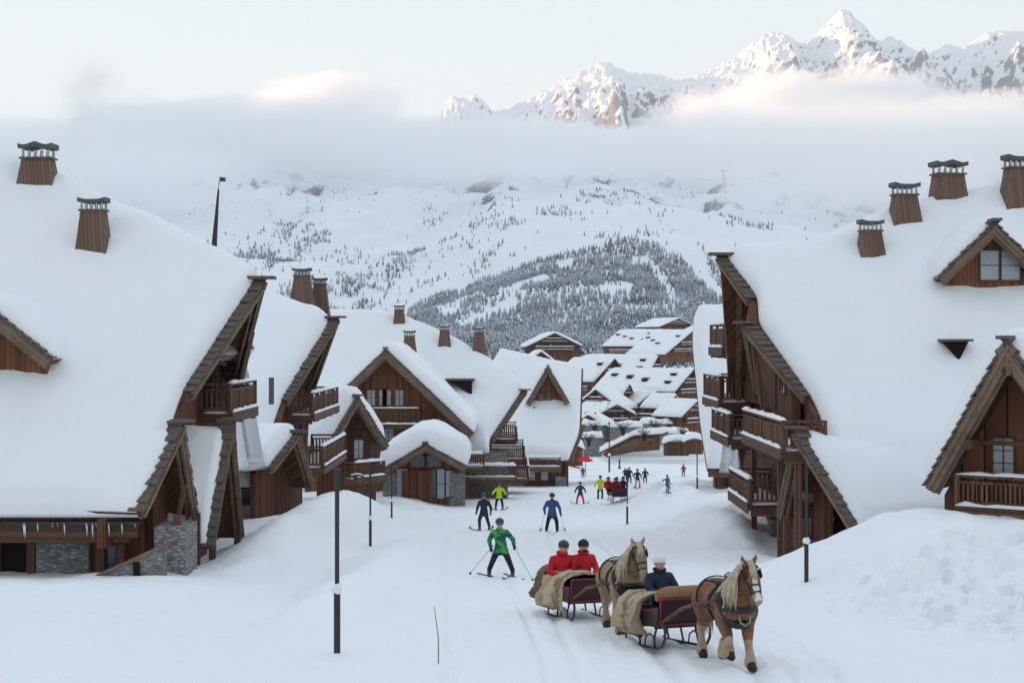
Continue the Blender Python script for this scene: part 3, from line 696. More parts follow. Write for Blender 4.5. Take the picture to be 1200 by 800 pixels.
beam_ends(r, [P(300,345,49.4) + V3(-.5,0,-.25), V3(-9.95,47.2,-.45)], (-1,0,0), .13, .35)
b = balcony(r, V3(-10.85,49.3,-2.5), (0,1,0), 4.9, (1,0,0), 1.12, 1.05, .10)
MB().frame(V3(-10.79,50.2,-2.5), (0,1.1,0), (0,0,2.1), (-.03,0,0)).build('door', MAT['dark'], r)
window(r, V3(-10.87,52.6,-1.3), (0,1,0), 1.0, 1.2, (1,0,0))
# side towards the viewpoint: eave beam, wood panels, rubble stone
fb = MB(); fb.frame(V3(-24,42.12,-5.82), (12.9,0,0), (0,.22,0), (0,0,.42)); fb.frame(V3(-24,42.38,-6.0), (12.6,0,0), (0,.3,0), (0,0,.24)); fb.build('eave_beam', MAT['beam'], r)
MB().frame(V3(-24,41.98,-5.42), (13.0,0,0), (0,.12,0), (0,0,.10)).build('gutter', MAT['metal'], r)
ib = MB(); rr = random.Random(4)
for k in range(46):
    x = -23.5 + 12.4*rr.random(); l = .10 + .38*rr.random()**2; ib.tube([(x,42.0,-5.36), (x+.01,42.0,-5.36-l*.6), (x+.01,42.0,-5.36-l)], [.028,.016,.003], 5)
MAT['ice'] = m_plain('icicle', (.72,.78,.84), .15, .6, 0, .05); ib.build('icicles', MAT['ice'], r)['kind'] = 'stuff'
wall(r, [V3(-24,43.5,-9), V3(-11.2,43.5,-9), V3(-11.2,43.5,-5.3), V3(-24,43.5,-5.3)], V3(0,.3,0), 'wood_red')
for x0, x1 in ((-14.45,-12.85),(-24,-17.2)): MB().frame(V3(x0,43.16,-9), (x1-x0,0,0), (0,.33,0), (0,0,3.2)).build('stone_wall', MAT['stone'], r)
for x in (-16.9,-15.9,-14.75,-12.65,-12.0): MB().frame(V3(x,43.22,-9), (.24,0,0), (0,.27,0), (0,0,3.4)).build('post', MAT['rail'], r)
for x0, x1, z0, z1 in ((-16.6,-15.95,-7.4,-5.95),(-15.6,-14.8,-7.4,-5.95)): MB().frame(V3(x0,43.43,z0), (x1-x0,0,0), (0,.06,0), (0,0,z1-z0)).build('door', MAT['dark'], r)
window(r, V3(-12.35,43.46,-6.55), (1,0,0), .55, .8, (0,-1,0), 1, 1, 'glass_dark')
# stone pier and the parapet of the cellar stair
MB().frame(V3(-10.62,42.2,-9.2), (.95,0,0), (0,1.5,0), (0,0,3.7)).build('stone_pier', MAT['stone'], r)
sw = MB(); sw.prism([V3(-12.1,41.35,-9), V3(-10.1,41.35,-9), V3(-10.1,41.35,-5.95), V3(-12.1,41.35,-6.85)], V3(0,.3,0)); sw.build('stair_parapet', MAT['stone'], r)
MB().bar(V3(-12.2,41.5,-6.87), V3(-10.0,41.5,-5.88), .42, .09).build('coping', MAT['barge'], r)
MB().frame(V3(-11.0,41.3,-7.6), (.2,0,0), (0,-.02,0), (0,0,1.2)).build('slot_window', MAT['dark'], r)
# two entrance gables by the street
g1, p1 = gable(r, P(164,601,41.5), P(212,499,43.4), P(228,601,45.2), (-.93,.25,0), 3.2, .9, None, .10, snowT=.26, bd=.34, R=(.1,.0,.25,.25), rise_back=-.9)
gable_wall(r, P(164,601,41.5), P(212,499,43.4), P(228,601,45.2), (-.93,.25,0), 1.0, -6.1, 'wood', .1)
g2, p2 = gable(r, P(246,640,45.0), P(270,496,47.3), P(282,627,49.6), (-1,0,0), 1.9, 1.0, -9.0, .14, snowT=.30, bd=.30, R=(.12,.0,.25,.25))
posts(r, [(V3(-10.05,42.7,-8.8), V3(-10.05,42.7,-5.2)), (V3(-9.95,44.9,-8.8), V3(-9.95,44.9,-5.4)), (V3(-9.6,45.6,-9), V3(-9.6,45.6,-6.2)), (V3(-9.5,49.2,-9), V3(-9.5,49.2,-6.2))], .2)
MB().frame(V3(-9.98,45.5,-8.3), (-.08,0,0), (0,3.2,0), (0,0,1.0)).build('parapet', MAT['wood_red'], r)
knee(r, V3(-10.1,42.8,-5.6), V3(-10.05,43.6,-4.4)); knee(r, V3(-9.98,44.8,-5.7), V3(-10.05,43.7,-4.4))
# chimneys, vent pipe, ridge spire
chimney(r, V3(*P(45,221,52.7)) - V3(0,0,.15), 1.46, 1.22, (1,-.06,0), .70, 1)
chimney(r, V3(*P(110,304,50.0)) - V3(0,0,.12), 1.20, 1.80, (1,-.08,0), .66, 0)
c0 = P(152,281,51.5); MB().tube([c0 - V3(0,0,.8), c0 + V3(0,0,.35)], .06, 8).build('vent_pipe', MAT['metal'], r)
# dormer at the left edge of the picture
gable(r, P(-104,421,44.9), P(-22,354,44.6), P(61,421,44.9), (0,1,0), 5.4, .5, -2.6, .18, snowT=.5, bd=.44, wmat='wood_red')
# ------------------------------------------------------------------ LEFT, second
r = empty('chalet', (-13, 68, -9.5), 'narrow tall chalet with a pair of close chimneys, second on the left', 'chalet', 'snow-covered wooden chalets of the village')
E0, A, Pk = V3(-11.0,61.4,-6.3), P(335,470,65), P(395,374,68.9); B, E1 = V3(A[0], 72.8, A[2]), V3(-11.0,76.3,-6.3)
back = [V3(-20,61.4,-6.3), V3(-20,65,-2.73), V3(-20,73,4.3), V3(-20,81,-2.7), V3(-20,84,-6.3)]
ro = slab_roof(r, [E0, A, Pk, B, E1], back, .22)
i_ = V3(-.22,0,0)
snow_obj(ro, [[E0 + i_, A + i_, Pk + i_, B + i_, E1 + i_], [V3(-12.2,61.4,-6.3), V3(-12.2,65,-2.73), V3(-12.0,70.3,2.1), V3(-12.2,75,-2.7), V3(-12.2,78,-6.3)], back], .62, 44, 60, (1.1,.3,.6,.5), .10, 2, lip=.08)
rake(r, A, Pk, (-1,0,0), .42); rake(r, B, Pk, (-1,0,0), .42); ridge_cap(r, Pk, (-1,0,0), .6, 1.0)
gable_wall(r, A, Pk, B, (-1,0,0), .35, -11, 'wood')
wall(r, [V3(-20,62.4,-11), V3(-10.9,62.4,-11), V3(-10.9,62.4,-5.4), V3(-20,62.4,-5.4)], V3(0,.25,0), 'wood')
MB().frame(V3(-20,61.5,-6.75), (9,0,0), (0,.2,0), (0,0,.35)).build('eave_beam', MAT['beam'], r)
for x in (-12.5,-11.6): window(r, V3(x,62.37,-7.6), (1,0,0), .5, .9, (0,-1,0), 1, 2)
balcony(r, V3(-10.5,66.6,-3.45), (0,1,0), 9.6, (1,0,0), 1.2, 1.05, .12)
balcony(r, V3(-10.5,66.0,-5.85), (0,1,0), 8.6, (1,0,0), 1.75, 1.0, .14)
window(r, V3(-10.62,70,-2.4), (0,1,0), 1.1, 1.5, (1,0,0)); window(r, V3(-10.62,68.2,-4.7), (0,1,0), .9, 1.4, (1,0,0), pane='glass_dark'); window(r, V3(-10.62,72.2,-4.7), (0,1,0), .9, 1.4, (1,0,0))
g1, p1 = gable(r, P(317,549,59.4), P(348,509,61.0), P(366,569,62.8), (-.92,.39,0), 3.4, .8, -10.6, .16, snowT=.62, bd=.32, R=(.25,.3,.4,.4))
MB().frame(V3(-9.95,61.2,-9.9), (0,.9,0), (.05,0,0), (0,0,2.0)).build('door', MAT['wood_red'], r)
chimney(r, P(354,347,72.5), 1.05, 1.0, (1,-.05,0), .72, 0); chimney(r, P(375,353,73.5), .82, .85, (1,-.05,0), .74, 0)
# snow-capped stub pipe on the side slope
c0 = P(318,450,63.5); MB().tube([c0 - V3(0,0,.9), c0 + V3(.0,0,.3)], .12, 8).build('vent_pipe', MAT['cap'], r)
# ------------------------------------------------------------------ LEFT, third: small steep gable with a window
r = empty('chalet', (-10, 84, -10), 'small steep gabled chalet with one lit-looking pale window, squeezed behind the second left chalet', 'chalet', 'snow-covered wooden chalets of the village')
r['label'] = 'small steep gabled chalet squeezed between the narrow tall chalet and the low hut'
A, Pk, B = P(383,527,80.6), P(419,466,80.9), P(454,523,84.2); d = unit((-.69,.72,0))
gable(r, A, Pk, B, d, 8, .7, -11.2, .2, snowT=.85, bd=.40, R=(.4,.4,.6,.6), nu=24, nv=34, amp=.1)
q = (A+B)/2 + d*.72; ax = unit((B-A)*V3(1,1,0)); n_ = -d
window(r, P(420,525,82.1) + V3(0,0,-.05), ax, .75, 1.1, n_, 2, 2); window(r, P(437,531,83.3), ax, .5, .8, n_, 1, 2, 'glass_dark')
balcony(r, P(404,560,81.4), ax, 2.3, n_, 1.0, .95, .16, sides=(True, True))
# ------------------------------------------------------------------ MIDDLE: front-facing chalet
r = empty('chalet', (-9, 108, -11.5), 'wide chalet facing the viewer with pale windows above a slatted balcony', 'chalet', 'snow-covered wooden chalets of the village')
A, Pk, B = V3(-15.0,100,-6.5), P(452,410,99.0), P(555,508,100)
gable(r, A, Pk, B, (0,1,0), 18.5, .9, -12.5, .25, snowT=.75, bd=.55, R=(.35,.3,.6,.6), nu=40, nv=50, amp=.12, wmat='wood_red')
n_ = V3(0,-1,0); x_ = V3(1,0,0)
for px in (435,448.5,453.5,468): window(r, P(px,466,100.88), x_, .62 if px != 448.5 else .55, 1.15, n_, 2, 2)
balcony(r, P(438,496,100.9), x_, 3.3, n_, 1.2, 1.15, .07, rail='rail', bal=.2)
for px in (455,500,514): window(r, P(px,507,100.88), x_, .8, 1.15, n_, 2, 2)
window(r, P(478,507,100.88), x_, .7, 1.1, n_, 2, 2, 'glass_dark')
beam_ends(r, [V3(-8.9,100.4,-1.25), V3(-5.6,100.4,-4.1), V3(-12,100.4,-4.1)], (0,1,0), .17, .9)
balcony(r, P(508,545,100.4), x_, 3.6, n_, 2.2, 1.0, .22); balcony(r, P(540,558,103), x_, 4.0, n_, 2.4, 1.0, .25)
MB().frame(V3(-6.5,102,-13), (6.2,0,0), (0,.3,0), (0,0,5)).build('stone_wall', MAT['stone'], r)
chimney(r, P(480,419,111.5) - V3(0,0,.1), 1.25, 1.75, (1,0,0), .62, 0)
# ------------------------------------------------------------------ MIDDLE: long roof behind it with a prow gable to the street
r = empty('chalet', (-8, 114, -12), 'long roofed chalet with three chimneys behind the wide front-facing chalet', 'chalet', 'snow-covered wooden chalets of the village')
E0, A, Pk = V3(-1.75,109,-8.6), P(577,516,110), P(616,458,113.6); B, E1 = V3(A[0], 117.4, A[2]), V3(-1.75,118.5,-8.7)
ridge = [Pk + V3(-.3,0,0), V3(-2.9,116.4,-1.2), V3(-5.6,117.8,.25), V3(-9.7,119.6,2.1), V3(-14.4,119.9,2.4), V3(-22,120,2.2)]
rails = [[E0, A + V3(-.25,0,0), ridge[0], B + V3(-.25,0,0), E1]]
for q in ridge[1:]: rails.append([V3(q[0]-1, 109, -8.6), V3(q[0]-.7, 110, -7.6), q, V3(q[0]-.7, 2*q[1]-110, -7.6), V3(q[0]-1, 2*q[1]-109, -8.6)])
ro = slab_roof(r, [E0, A, Pk, B, E1], rails[1], .25)
slab_roof(r, rails[1], rails[3], .25); slab_roof(r, rails[3], rails[5], .25)
snow_obj(ro, rails, .75, 60, 60, (.45,.3,.6,.6), .13, 2, ns=.3)
rake(r, A, Pk, (-1,0,0), .55); rake(r, B, Pk, (-1,0,0), .55); ridge_cap(r, Pk, (-1,0,0), .7, 1.2)
gable_wall(r, A, Pk, B, (-1,0,0), .4, -13, 'wood')
wall(r, [V3(-20,110.3,-13), V3(-2,110.3,-13), V3(-2,110.3,-7.9), V3(-20,110.3,-7.9)], V3(0,.3,0), 'wood')
for k, (y0, z, L, dp) in enumerate(((111,-7.6,6,2.3),(110.6,-9.1,7,2.9),(110.2,-10.6,7.5,3.2))): balcony(r, V3(-1.9,y0,z), (0,1,0), L, (1,0,0), dp, 1.0, .2)
window(r, V3(-1.93,113.6,-6.2), (0,1,0), 1.2, 1.5, (1,0,0), pane='glass_dark'); window(r, V3(-1.93,113.6,-8.3), (0,1,0), 1.2, 1.4, (1,0,0))
chimney(r, P(521,409,116.5), 1.12, 1.5, (1,0,0), .66, 0); chimney(r, P(561.5,409,116.3), 1.08, 1.35, (1,0,0), .7, 0); chimney(r, P(468,381,118.3), 1.02, 1.25, (1,0,0), .72, 0)
# shed dormer slot half sunk in the snow
q = P(538,452,112.1); dm = MB(); dm.frame(q + V3(-1.1,0,.42), (2.3,0,0), (0,2.2,0), (0,0,.14)); o = dm.build('dormer', MAT['shingle'], r)
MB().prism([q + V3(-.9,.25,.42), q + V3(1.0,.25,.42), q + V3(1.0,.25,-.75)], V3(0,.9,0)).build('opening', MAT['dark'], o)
# ------------------------------------------------------------------ MIDDLE: next along, with a red-brown dormer
r = empty('chalet', (3, 137, -13), 'chalet with one steep red-brown dormer, at the bend of the street', 'chalet', 'snow-covered wooden chalets of the village')
E0, A, Pk = P(668,540,130), P(681,507,132.3), P(683.5,432,138.3)
rR = [E0, A, Pk, V3(6.9,144.5,-8.4), V3(5.3,147,-10.8)]
mid = [V3(2,130,-10.76), V3(2,132.3,-8.4), V3(2.6,139.2,-1.85), V3(2,146,-8.4), V3(2,148,-10.8)]
far = [V3(-6,130,-10.76), V3(-6,132.3,-8.4), V3(-1.2,140.2,-1.05), V3(-6,148,-8.4), V3(-6,150,-10.8)]
ro = slab_roof(r, rR, mid, .25); slab_roof(r, mid, far, .25)
snow_obj(ro, [[q + V3(-.15,0,0) for q in rR], mid, far], .7, 40, 50, (.4,.4,.5,.5), .12, 2, ns=.3)
rake(r, E0, A + (A-E0)*.25, (-1,0,0), .4)
wall(r, [V3(5.2,131,-15), V3(5.2,146,-15), V3(5.2,146,-9.5), V3(5.2,138.3,-3.0), V3(5.2,131,-10.2)], V3(-.3,0,0), 'wood')
wall(r, [V3(-6,131.2,-15), V3(5.0,131.2,-15), V3(5.0,131.2,-10.4), V3(-6,131.2,-10.4)], V3(0,.3,0), 'wood')
MB().frame(V3(4.0,130.6,-15), (1.0,0,0), (0,.5,0), (0,0,2.6)).build('stone_pier', MAT['stone'], r); MB().frame(V3(-.5,130.6,-15), (1.6,0,0), (0,.5,0), (0,0,2.4)).build('stone_pier', MAT['stone'], r)
for x in (1.8,3.0): window(r, V3(x,131.15,-12.2), x_, .7, 1.2, n_, 1, 2)
gable(r, P(617,473,133.6), P(642,430,133.2), P(667,472,133.6), (0,1,0), 4.6, .7, -6.2, .2, snowT=.55, bd=.42, wmat='wood_orange', R=(.3,.3,.4,.4))
for px in (634,643): window(r, P(px,466,134.26), x_, .5, .9, n_, 1, 1, 'glass_dark')
balcony(r, P(602,547,129.2), x_, 4.2, n_, 1.4, 1.0, .25)
# ------------------------------------------------------------------ low hut by the street
r = empty('hut', (-5.3, 93, -10.5), 'low wooden hut under a bulging snow cap before the wide chalet', 'hut')
A, Pk, B = P(446,552,88.6), P(498.6,521,88), P(547,547,88.6)
gable(r, A, Pk, B, (0,1,0), 8.5, 1.1, -11.5, .18, snowT=1.25, bd=.42, R=(.9,.8,1.0,1.0), nu=34, nv=44, amp=.12, wmat='wood_red', lipv=.12, snow_in=.0)
for px, w_ in ((457,.9),(536,1.0)): MB().frame(P(px,585,89.6) + V3(-w_/2,0,-.6), (w_,0,0), (0,.14,0), (0,0,2.3)).build('stone_pier', MAT['stone'], r)
for px, w_, h_, p_ in ((471,.75,1.9,'glass'),(485,.55,1.7,'glass'),(507,.5,1.8,'glass_dark'),(517,.55,1.9,'glass'),(526,.5,1.7,'glass')): window(r, P(px,566.5,89.66), x_, w_, h_, n_, 1, 2, p_)
window(r, P(489,540,89.66), x_, .9, .75, n_, 1, 1, 'glass_dark'); window(r, P(509,540,89.66), x_, .9, .75, n_, 1, 1, 'glass_dark')
MB().frame(P(480,583,89.58) + V3(-.5,0,-.4), (1.0,0,0), (0,.1,0), (0,0,2.1)).build('door', MAT['wood'], r)
MB().frame(P(498,583,89.5) + V3(-.45,0,-.4), (.9,0,0), (0,.1,0), (0,0,2.1)).build('door', MAT['wood_red'], r)
beam_ends(r, [V3(-5.3,89.5,-6.9), P(470,541,89.5), P(527,538,89.5)], (0,1,0), .15, .8)
c0 = P(505,512,90); MB().tube([c0 - V3(0,0,.7), c0 + V3(0,0,.35)], .05, 6).build('vent_pipe', MAT['metal'], r)
# ------------------------------------------------------------------ RIGHT: big chalet
r = empty('chalet', (14, 55, -8.5), 'big chalet with four chimneys and stacked street balconies, on the right', 'chalet', 'snow-covered wooden chalets of the village')
E0, FB, PB, FA, PA = V3(11.1,46,-6.0), P(945,466,50), P(873,381,52.6), P(879,351,53.6), P(843,301,55.3)
FAR, EF = V3(9.2,60.5,-1.9), V3(10.4,64.6,-6)
i_ = V3(.2,0,0)
ridge = [PA + V3(.25,0,0), V3(9.7,55.5,3.35), V3(12.07,55.7,3.6), V3(15.2,57.3,5.05), V3(21,58.6,6.3), V3(30,60.2,7.9)]
rails = [[E0 + i_, FB + V3(.25,-.2,-.2), PB + V3(.5,0,0), FA + V3(.3,0,0), ridge[0], FAR + i_, EF]]
for q in ridge[1:]:
    x = max(q[0], 11.3) ; rails.append([V3(max(q[0], 11.6),46,-6), V3(max(q[0],11.0),50,-1.95), V3(max(q[0],10.2),52.6,.63), V3(max(q[0],9.8),53.6,1.6), q, V3(q[0],2*q[1]-50,-1.9), V3(q[0],2*q[1]-46,-6)])
ro = slab_roof(r, [E0, FB, PB, FA, PA, FAR, EF], rails[2], .24); slab_roof(r, rails[2], rails[4], .24); slab_roof(r, rails[4], rails[5], .24)
snow_obj(ro, rails, .62, 90, 80, (.45,.3,.5,.5), .09, 1, ns=.33)
rake(r, FA, PA, (1,0,0), .46); ridge_cap(r, PA, (1,0,0), .6, 1.0)
rake(r, FB, PB, (1,0,0), .46); ridge_cap(r, PB, (1,0,0), .4, .8)
# walls to the street
wall(r, [V3(10.35,47.2,-10.5), V3(10.35,66,-10.5), V3(10.35,66,-6), V3(10.35,57.5,1.2), V3(10.35,53.4,.9), V3(10.35,47.2,-4.9)], V3(.3,0,0), 'wood')
wall(r, [V3(9.85,53.2,-2.5), V3(9.85,62,-2.5), V3(9.85,60,-.3), V3(9.85,56.2,2.2), V3(9.85,55.3,2.6), V3(9.85,53.2,.8)], V3(.3,0,0), 'wood')
wall(r, [V3(9.9,50.3,-3), V3(9.9,54.4,-3), V3(9.9,54.4,-1.6), V3(9.9,52.6,.2), V3(9.9,50.3,-2.1)], V3(.3,0,0), 'wood')
posts(r, [(V3(9.35,52.7,-2.6), V3(8.9,52.7,.2)), (V3(9.3,58.5,-2.4), V3(8.9,55.6,2.6)), (V3(9.55,50.6,-8.5), V3(9.55,50.6,-2.9)), (V3(9.4,55.2,-9.5), V3(9.4,55.2,-2.9))], .2)
rake(r, V3(9.6,55.6,-2.2), PB, (1,0,0), .4, False)
balcony(r, V3(9.85,60,-.3), (0,1,0), 4.0, (-1,0,0), .95, 1.05, .10)
balcony(r, V3(10.1,60,-2.55), (0,1,0), 5.0, (-1,0,0), 1.35, 1.1, .10)
balcony(r, V3(10.35,46.9,-3.6), (0,1,0), 7.9, (-1,0,0), 1.45, 1.0, .12)
balcony(r, V3(10.35,57,-3.9), (0,1,0), 5, (-1,0,0), 1.65, 1.0, .12)
balcony(r, V3(10.35,52.3,-6.0), (0,1,0), 4.6, (-1,0,0), 1.65, .95, .14)
for y, z in ((51.8,-1.2),(54.6,-4.6),(49.4,-6.4),(58.6,-1.1),(53.6,-6.9)): window(r, V3(9.87 if z > -2 else 10.32,y,z), (0,1,0), 1.0, 1.4, (-1,0,0), pane='glass_dark')
for y in (48.2,50.9,54.4): MB().frame(V3(9.9,y,-10), (.44,0,0), (0,.7,0), (0,0,3.2)).build('stone_pier', MAT['stone'], r)
gable(r, P(1004,621,44.8), P(933,506,46.9), P(914,603,49.5), (.93,.2,0), 5.0, 1.0, -10, .18, snowT=.45, bd=.40, R=(.15,.0,.25,.25), rise_back=-1.75, nu=24)
posts(r, [(V3(10.6,45.3,-9.5), V3(10.6,45.3,-6.0)), (V3(9.45,47.0,-9.5), V3(9.45,47.0,-3.6)), (V3(9.5,49.2,-9.5), V3(9.5,49.2,-6))], .22)
MB().frame(V3(9.75,46.9,-5.3), (.2,0,0), (0,2.3,0), (0,0,.28)).build('tie_beam', MAT['rail'], r); MB().frame(V3(9.6,47.3,-10), (.5,0,0), (0,.9,0), (0,0,3)).build('stone_pier', MAT['stone'], r)
chimney(r, P(1020,308,54.9) - V3(0,0,.1), 1.12, 1.30, (1,.16,0), .66, 0); chimney(r, P(1060,268,56.4) - V3(0,0,.1), 1.30, 1.40, (1,.16,0), .66, 0)
chimney(r, P(1111,231,57.6) - V3(0,0,.1), 1.36, .98, (1,.16,0), .80, 1); chimney(r, P(1193,243,57.2), 1.38, 1.55, (1,.16,0), .68, 0)
gable(r, P(1100,326,52.8), P(1165,263,52.5), P(1230,326,52.8), (0,1,0), 5.2, .45, 1.0, .18, snowT=.5, bd=.40, wmat='wood_red')
window(r, P(1159.5,311,53.22), x_, .74, 1.15, n_, 1, 2); window(r, P(1184,311,53.22), x_, .74, 1.15, n_, 1, 2)
q = P(1122,402,50.55); o = MB().frame(q + V3(-.5,-.25,.06), (1.0,0,0), (0,1.2,0), (0,0,.09)).build('vent_dormer', MAT['shingle'], r)
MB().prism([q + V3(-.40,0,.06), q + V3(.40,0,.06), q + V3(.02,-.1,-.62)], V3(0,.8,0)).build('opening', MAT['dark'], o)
# ------------------------------------------------------------------ RIGHT, closest: gable with balcony facing the viewer
r = empty('chalet', (15, 42, -8), 'gabled chalet with paned window over a balcony, behind the right snow mound', 'chalet', 'snow-covered wooden chalets of the village')
out = unit((-.57,-.82,0)); ax = unit((.82,-.57,0)); A = P(1085,570,41.2); Cn = A*V3(1,1,0) + ax*2.62; Pk = V3(*(Cn + out*1.2)[:2], -.05); B = V3(*(A*V3(1,1,0) + ax*5.24)[:2], A[2])
gable(r, A, Pk, B, -out, 12.5, .75, -9, .22, snowT=.6, bd=.44, R=(.25,.3,.35,.35), nu=44, nv=40, amp=.09, wmat='wood_red')
wq = np.dot(-out, A) + .75
def onwall(px, py, off=.02):                     # the wall plane met by a line of sight
    dr = P(px, py, 1.0); return dr*((wq-off)/np.dot(-out, dr))
window(r, onwall(1176,535), ax, .62, 1.08, out, 2, 3)
L0 = onwall(1130,591); balcony(r, L0, ax, 4.2, out, .75, .95, .10, bal=.13)
MB().frame(L0 - ax*.6 - V3(0,0,.62), ax*5.0, out*.25, V3(0,0,.26)).build('sill_beam', MAT['beam'], r)
MB().frame(onwall(1128,520) - ax*.1, ax*3.6, out*.06, V3(0,0,.14)).build('tie_beam', MAT['beam'], r)
beam_ends(r, [Pk - V3(0,0,.75) - out*.5, A*.55 + Pk*.45 - V3(0,0,.55) - out*.2 + ax*.25], -out, .15, .45)
# ------------------------------------------------------------------ RIGHT, behind: plain white roof down to a low wall
r = empty('chalet', (14, 84, -10.5), 'chalet seen as a plain white roof slab behind the right-hand balconies', 'chalet', 'snow-covered wooden chalets of the village')
L_ = [P(829,549,78), P(821,500,80.1), P(811.5,404,84.9), P(813,367,86.8), V3(13.2,94,-4), V3(13.6,97,-7)]
Rr = [V3(22,78,-6.93), V3(22,80.1,-4.8), V3(22,84.9,0), V3(22,87,2.0), V3(22,94,-4), V3(22,97,-7)]
ro = slab_roof(r, L_, Rr, .25); snow_obj(ro, [L_, Rr], .75, 34, 60, (.55,.3,.55,.5), .10, 2, lip=.12)
wall(r, [V3(11.3,79,-12), V3(22,79,-12), V3(22,79,-6.6), V3(11.3,79,-6.6)], V3(0,.3,0), 'wood'); wall(r, [V3(11.3,79.3,-12), V3(12.3,87,-12), V3(13.6,95,-12), V3(13.6,95,-6), V3(12.3,87,.9), V3(11.3,79.3,-6.6)], V3(.25,0,0), 'wood')
MB().frame(V3(10.8,78.15,-7.45), (6,0,0), (0,.2,0), (0,0,.4)).build('eave_beam', MAT['beam'], r)
for x in (11.4,12.6): MB().frame(V3(x,78.7,-12), (.3,0,0), (0,.29,0), (0,0,4.8)).build('post', MAT['rail'], r)
# ------------------------------------------------------------------ the far village
MAT['snow_far'] = MAT['snow_roof']
def far_chalet(px, py, Y, w, rise, D, rot, wallh, label, balc=2, spots=0, wmat='wood_far', T=.7, oh=1.2, cat='chalet', chim=0):
    """gable house: (px,py) is where the front roof peak stands at distance Y; w half width, rot the turn of the front to the right (degrees)."""
    pk = P(px, py, Y); r = empty('chalet', (0,0,0), label, cat, 'snow-roofed chalets of the far village')
    A, K, B = V3(-w,0,-rise), V3(0,-.5,0), V3(w,0,-rise); d = V3(0,1,0)
    ro = slab_roof(r, [A, K, B], [A + d*D, K + d*D, B + d*D], .25)
    snow_obj(ro, [[A, K, B], [A + d*D, K + d*D, B + d*D]], T, 16, 26, (.3,.3,.4,.4), .12, 1, ns=.2)
    for f in (A, B): rake(r, f, K, d, .45, False, 'beam', two=False)
    f0 = oh; wl = w-1.0
    zt = -rise - .15 + rise/w*.9
    wall(r, [V3(-wl,f0,-rise-wallh), V3(wl,f0,-rise-wallh), V3(wl,f0,zt), V3(0,f0,-.55), V3(-wl,f0,zt)], d*.3, wmat)
    for s in (-1, 1): wall(r, [V3(s*wl,f0+.3,-rise-wallh), V3(s*wl,D-.5,-rise-wallh), V3(s*wl,D-.5,zt-.1), V3(s*wl,f0+.3,zt-.1)], V3(-s*.3,0,0), wmat)
    n_ = V3(0,-1,0); x_ = V3(1,0,0)
    for k in range(balc):
        z = -rise*.62 - 2.6*k; bw = min(wl*1.5, w*(.9+.5*k)); bw = min(bw, 2*wl)
        balcony(r, V3(-bw/2,f0,z), x_, bw, n_, 1.3, 1.0, .25, bal=.5, beam=False)
        m = max(2, int(bw/1.9))
        for i in range(m):
            if (i*7+k*3+int(px)) % 4: window(r, V3(-bw/2 + bw*(i+.5)/m, f0-.02, z+1.1), x_, .8, 1.5, n_, 1, 1, 'glass_dark' if (i+k) % 3 else 'glass')
    # windows and a balcony along the eaves side that faces the street
    for s in (-1, 1):
        m = int(D/3)
        for i in range(m): window(r, V3(s*(wl+.02), f0 + (i+.6)*D/(m+.4), -rise-1.2), V3(0,1,0), .9, 1.3, V3(s,0,0), 1, 1, 'glass_dark')
        if wallh > 3.5: balcony(r, V3(s*wl, f0+1, -rise-2.4) if s > 0 else V3(s*wl, f0+1, -rise-2.4), V3(0,1,0), D*.7, V3(s,0,0), 1.2, 1.0, .25, bal=.5, beam=False)
    sg = -1
    for i in range(spots):                          # little shed dormers poking out of the roof snow
        t = (i % 4 + .6)/4.4; v = .34 + .40*((i*5) % 7)/7
        q = V3(sg*w*v, D*t + .5*((i*3) % 4), -rise*v + .45)
        o = MB().frame(q + V3(-.9,-.9,.42), V3(1.7,0,.1), V3(0,1.9,0), V3(0,0,.12)).build('dormer', MAT['shingle'], r)
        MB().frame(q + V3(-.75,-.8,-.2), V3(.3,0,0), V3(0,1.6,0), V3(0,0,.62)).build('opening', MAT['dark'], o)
    for i in range(chim): chimney(r, V3(-w*.3, D*(.3+.3*i), -rise*.3+.4), 1.0, 1.5)
    r.rotation_euler = (0,0,math.radians(rot)); r.location = pk.tolist()
    return r
far_chalet(650,390,450,9.2,4.4,18,6,7,'broad gabled chalet with two snowy balconies above the dormer chalet, against the forest', 2, 0)
far_chalet(634,412,430,4.2,3.0,10,10,7,'small gable in front of the broad chalet, against the forest edge', 0, 0)
far_chalet(776,386,575,12,6.8,22,48,4,'chalet with a long pale roof dotted with dormers, high in the far village', 1, 5)
far_chalet(813,386,545,17,9.5,20,44,3,'orange-walled chalet high on the right of the far village, beside the big white roof', 2, 4, 'wood_orange')
far_chalet(795,373,660,11,4.0,20,30,5,'topmost chalet of the far village, just below the forest', 1, 0)
far_chalet(845,380,640,10,4.0,20,30,5,'chalet at the upper right end of the far village, half hidden by the white roof', 1, 0)
far_chalet(719,420,400,8.5,6.4,16,46,6,'chalet with a steep brown gable and pale window in the middle of the far village', 2, 1, 'wood_orange')
far_chalet(811,433,372,8.6,5.6,26,52,8,'chalet with a long dormered roof and balconies in the centre right of the far village', 2, 7)
far_chalet(770,416,425,9.0,6.2,24,66,8,'wide roofed chalet behind the dormered one in the far village', 2, 7)
far_chalet(736,450,350,5.0,3.6,8,62,9,'lower chalet with a plain white roof in front of the steep brown gable', 1, 0)
far_chalet(699,456,335,6.5,4.6,9,-30,8,'chalet with a white roof just beyond the bend of the street', 2, 0)
far_chalet(815,470,300,4.8,3.2,8,45,6,'low chalet with balconies nearest to the big white roof on the right', 2, 0, 'wood_orange')
far_chalet(722,474,315,5.0,2.4,7,20,7,'dark balconied block behind the retaining walls of the far village', 2, 0)
far_chalet(690,486,292,3.8,2.2,6,-20,5,'little dark chalet with snowy balconies beside the bend of the street', 2, 0)
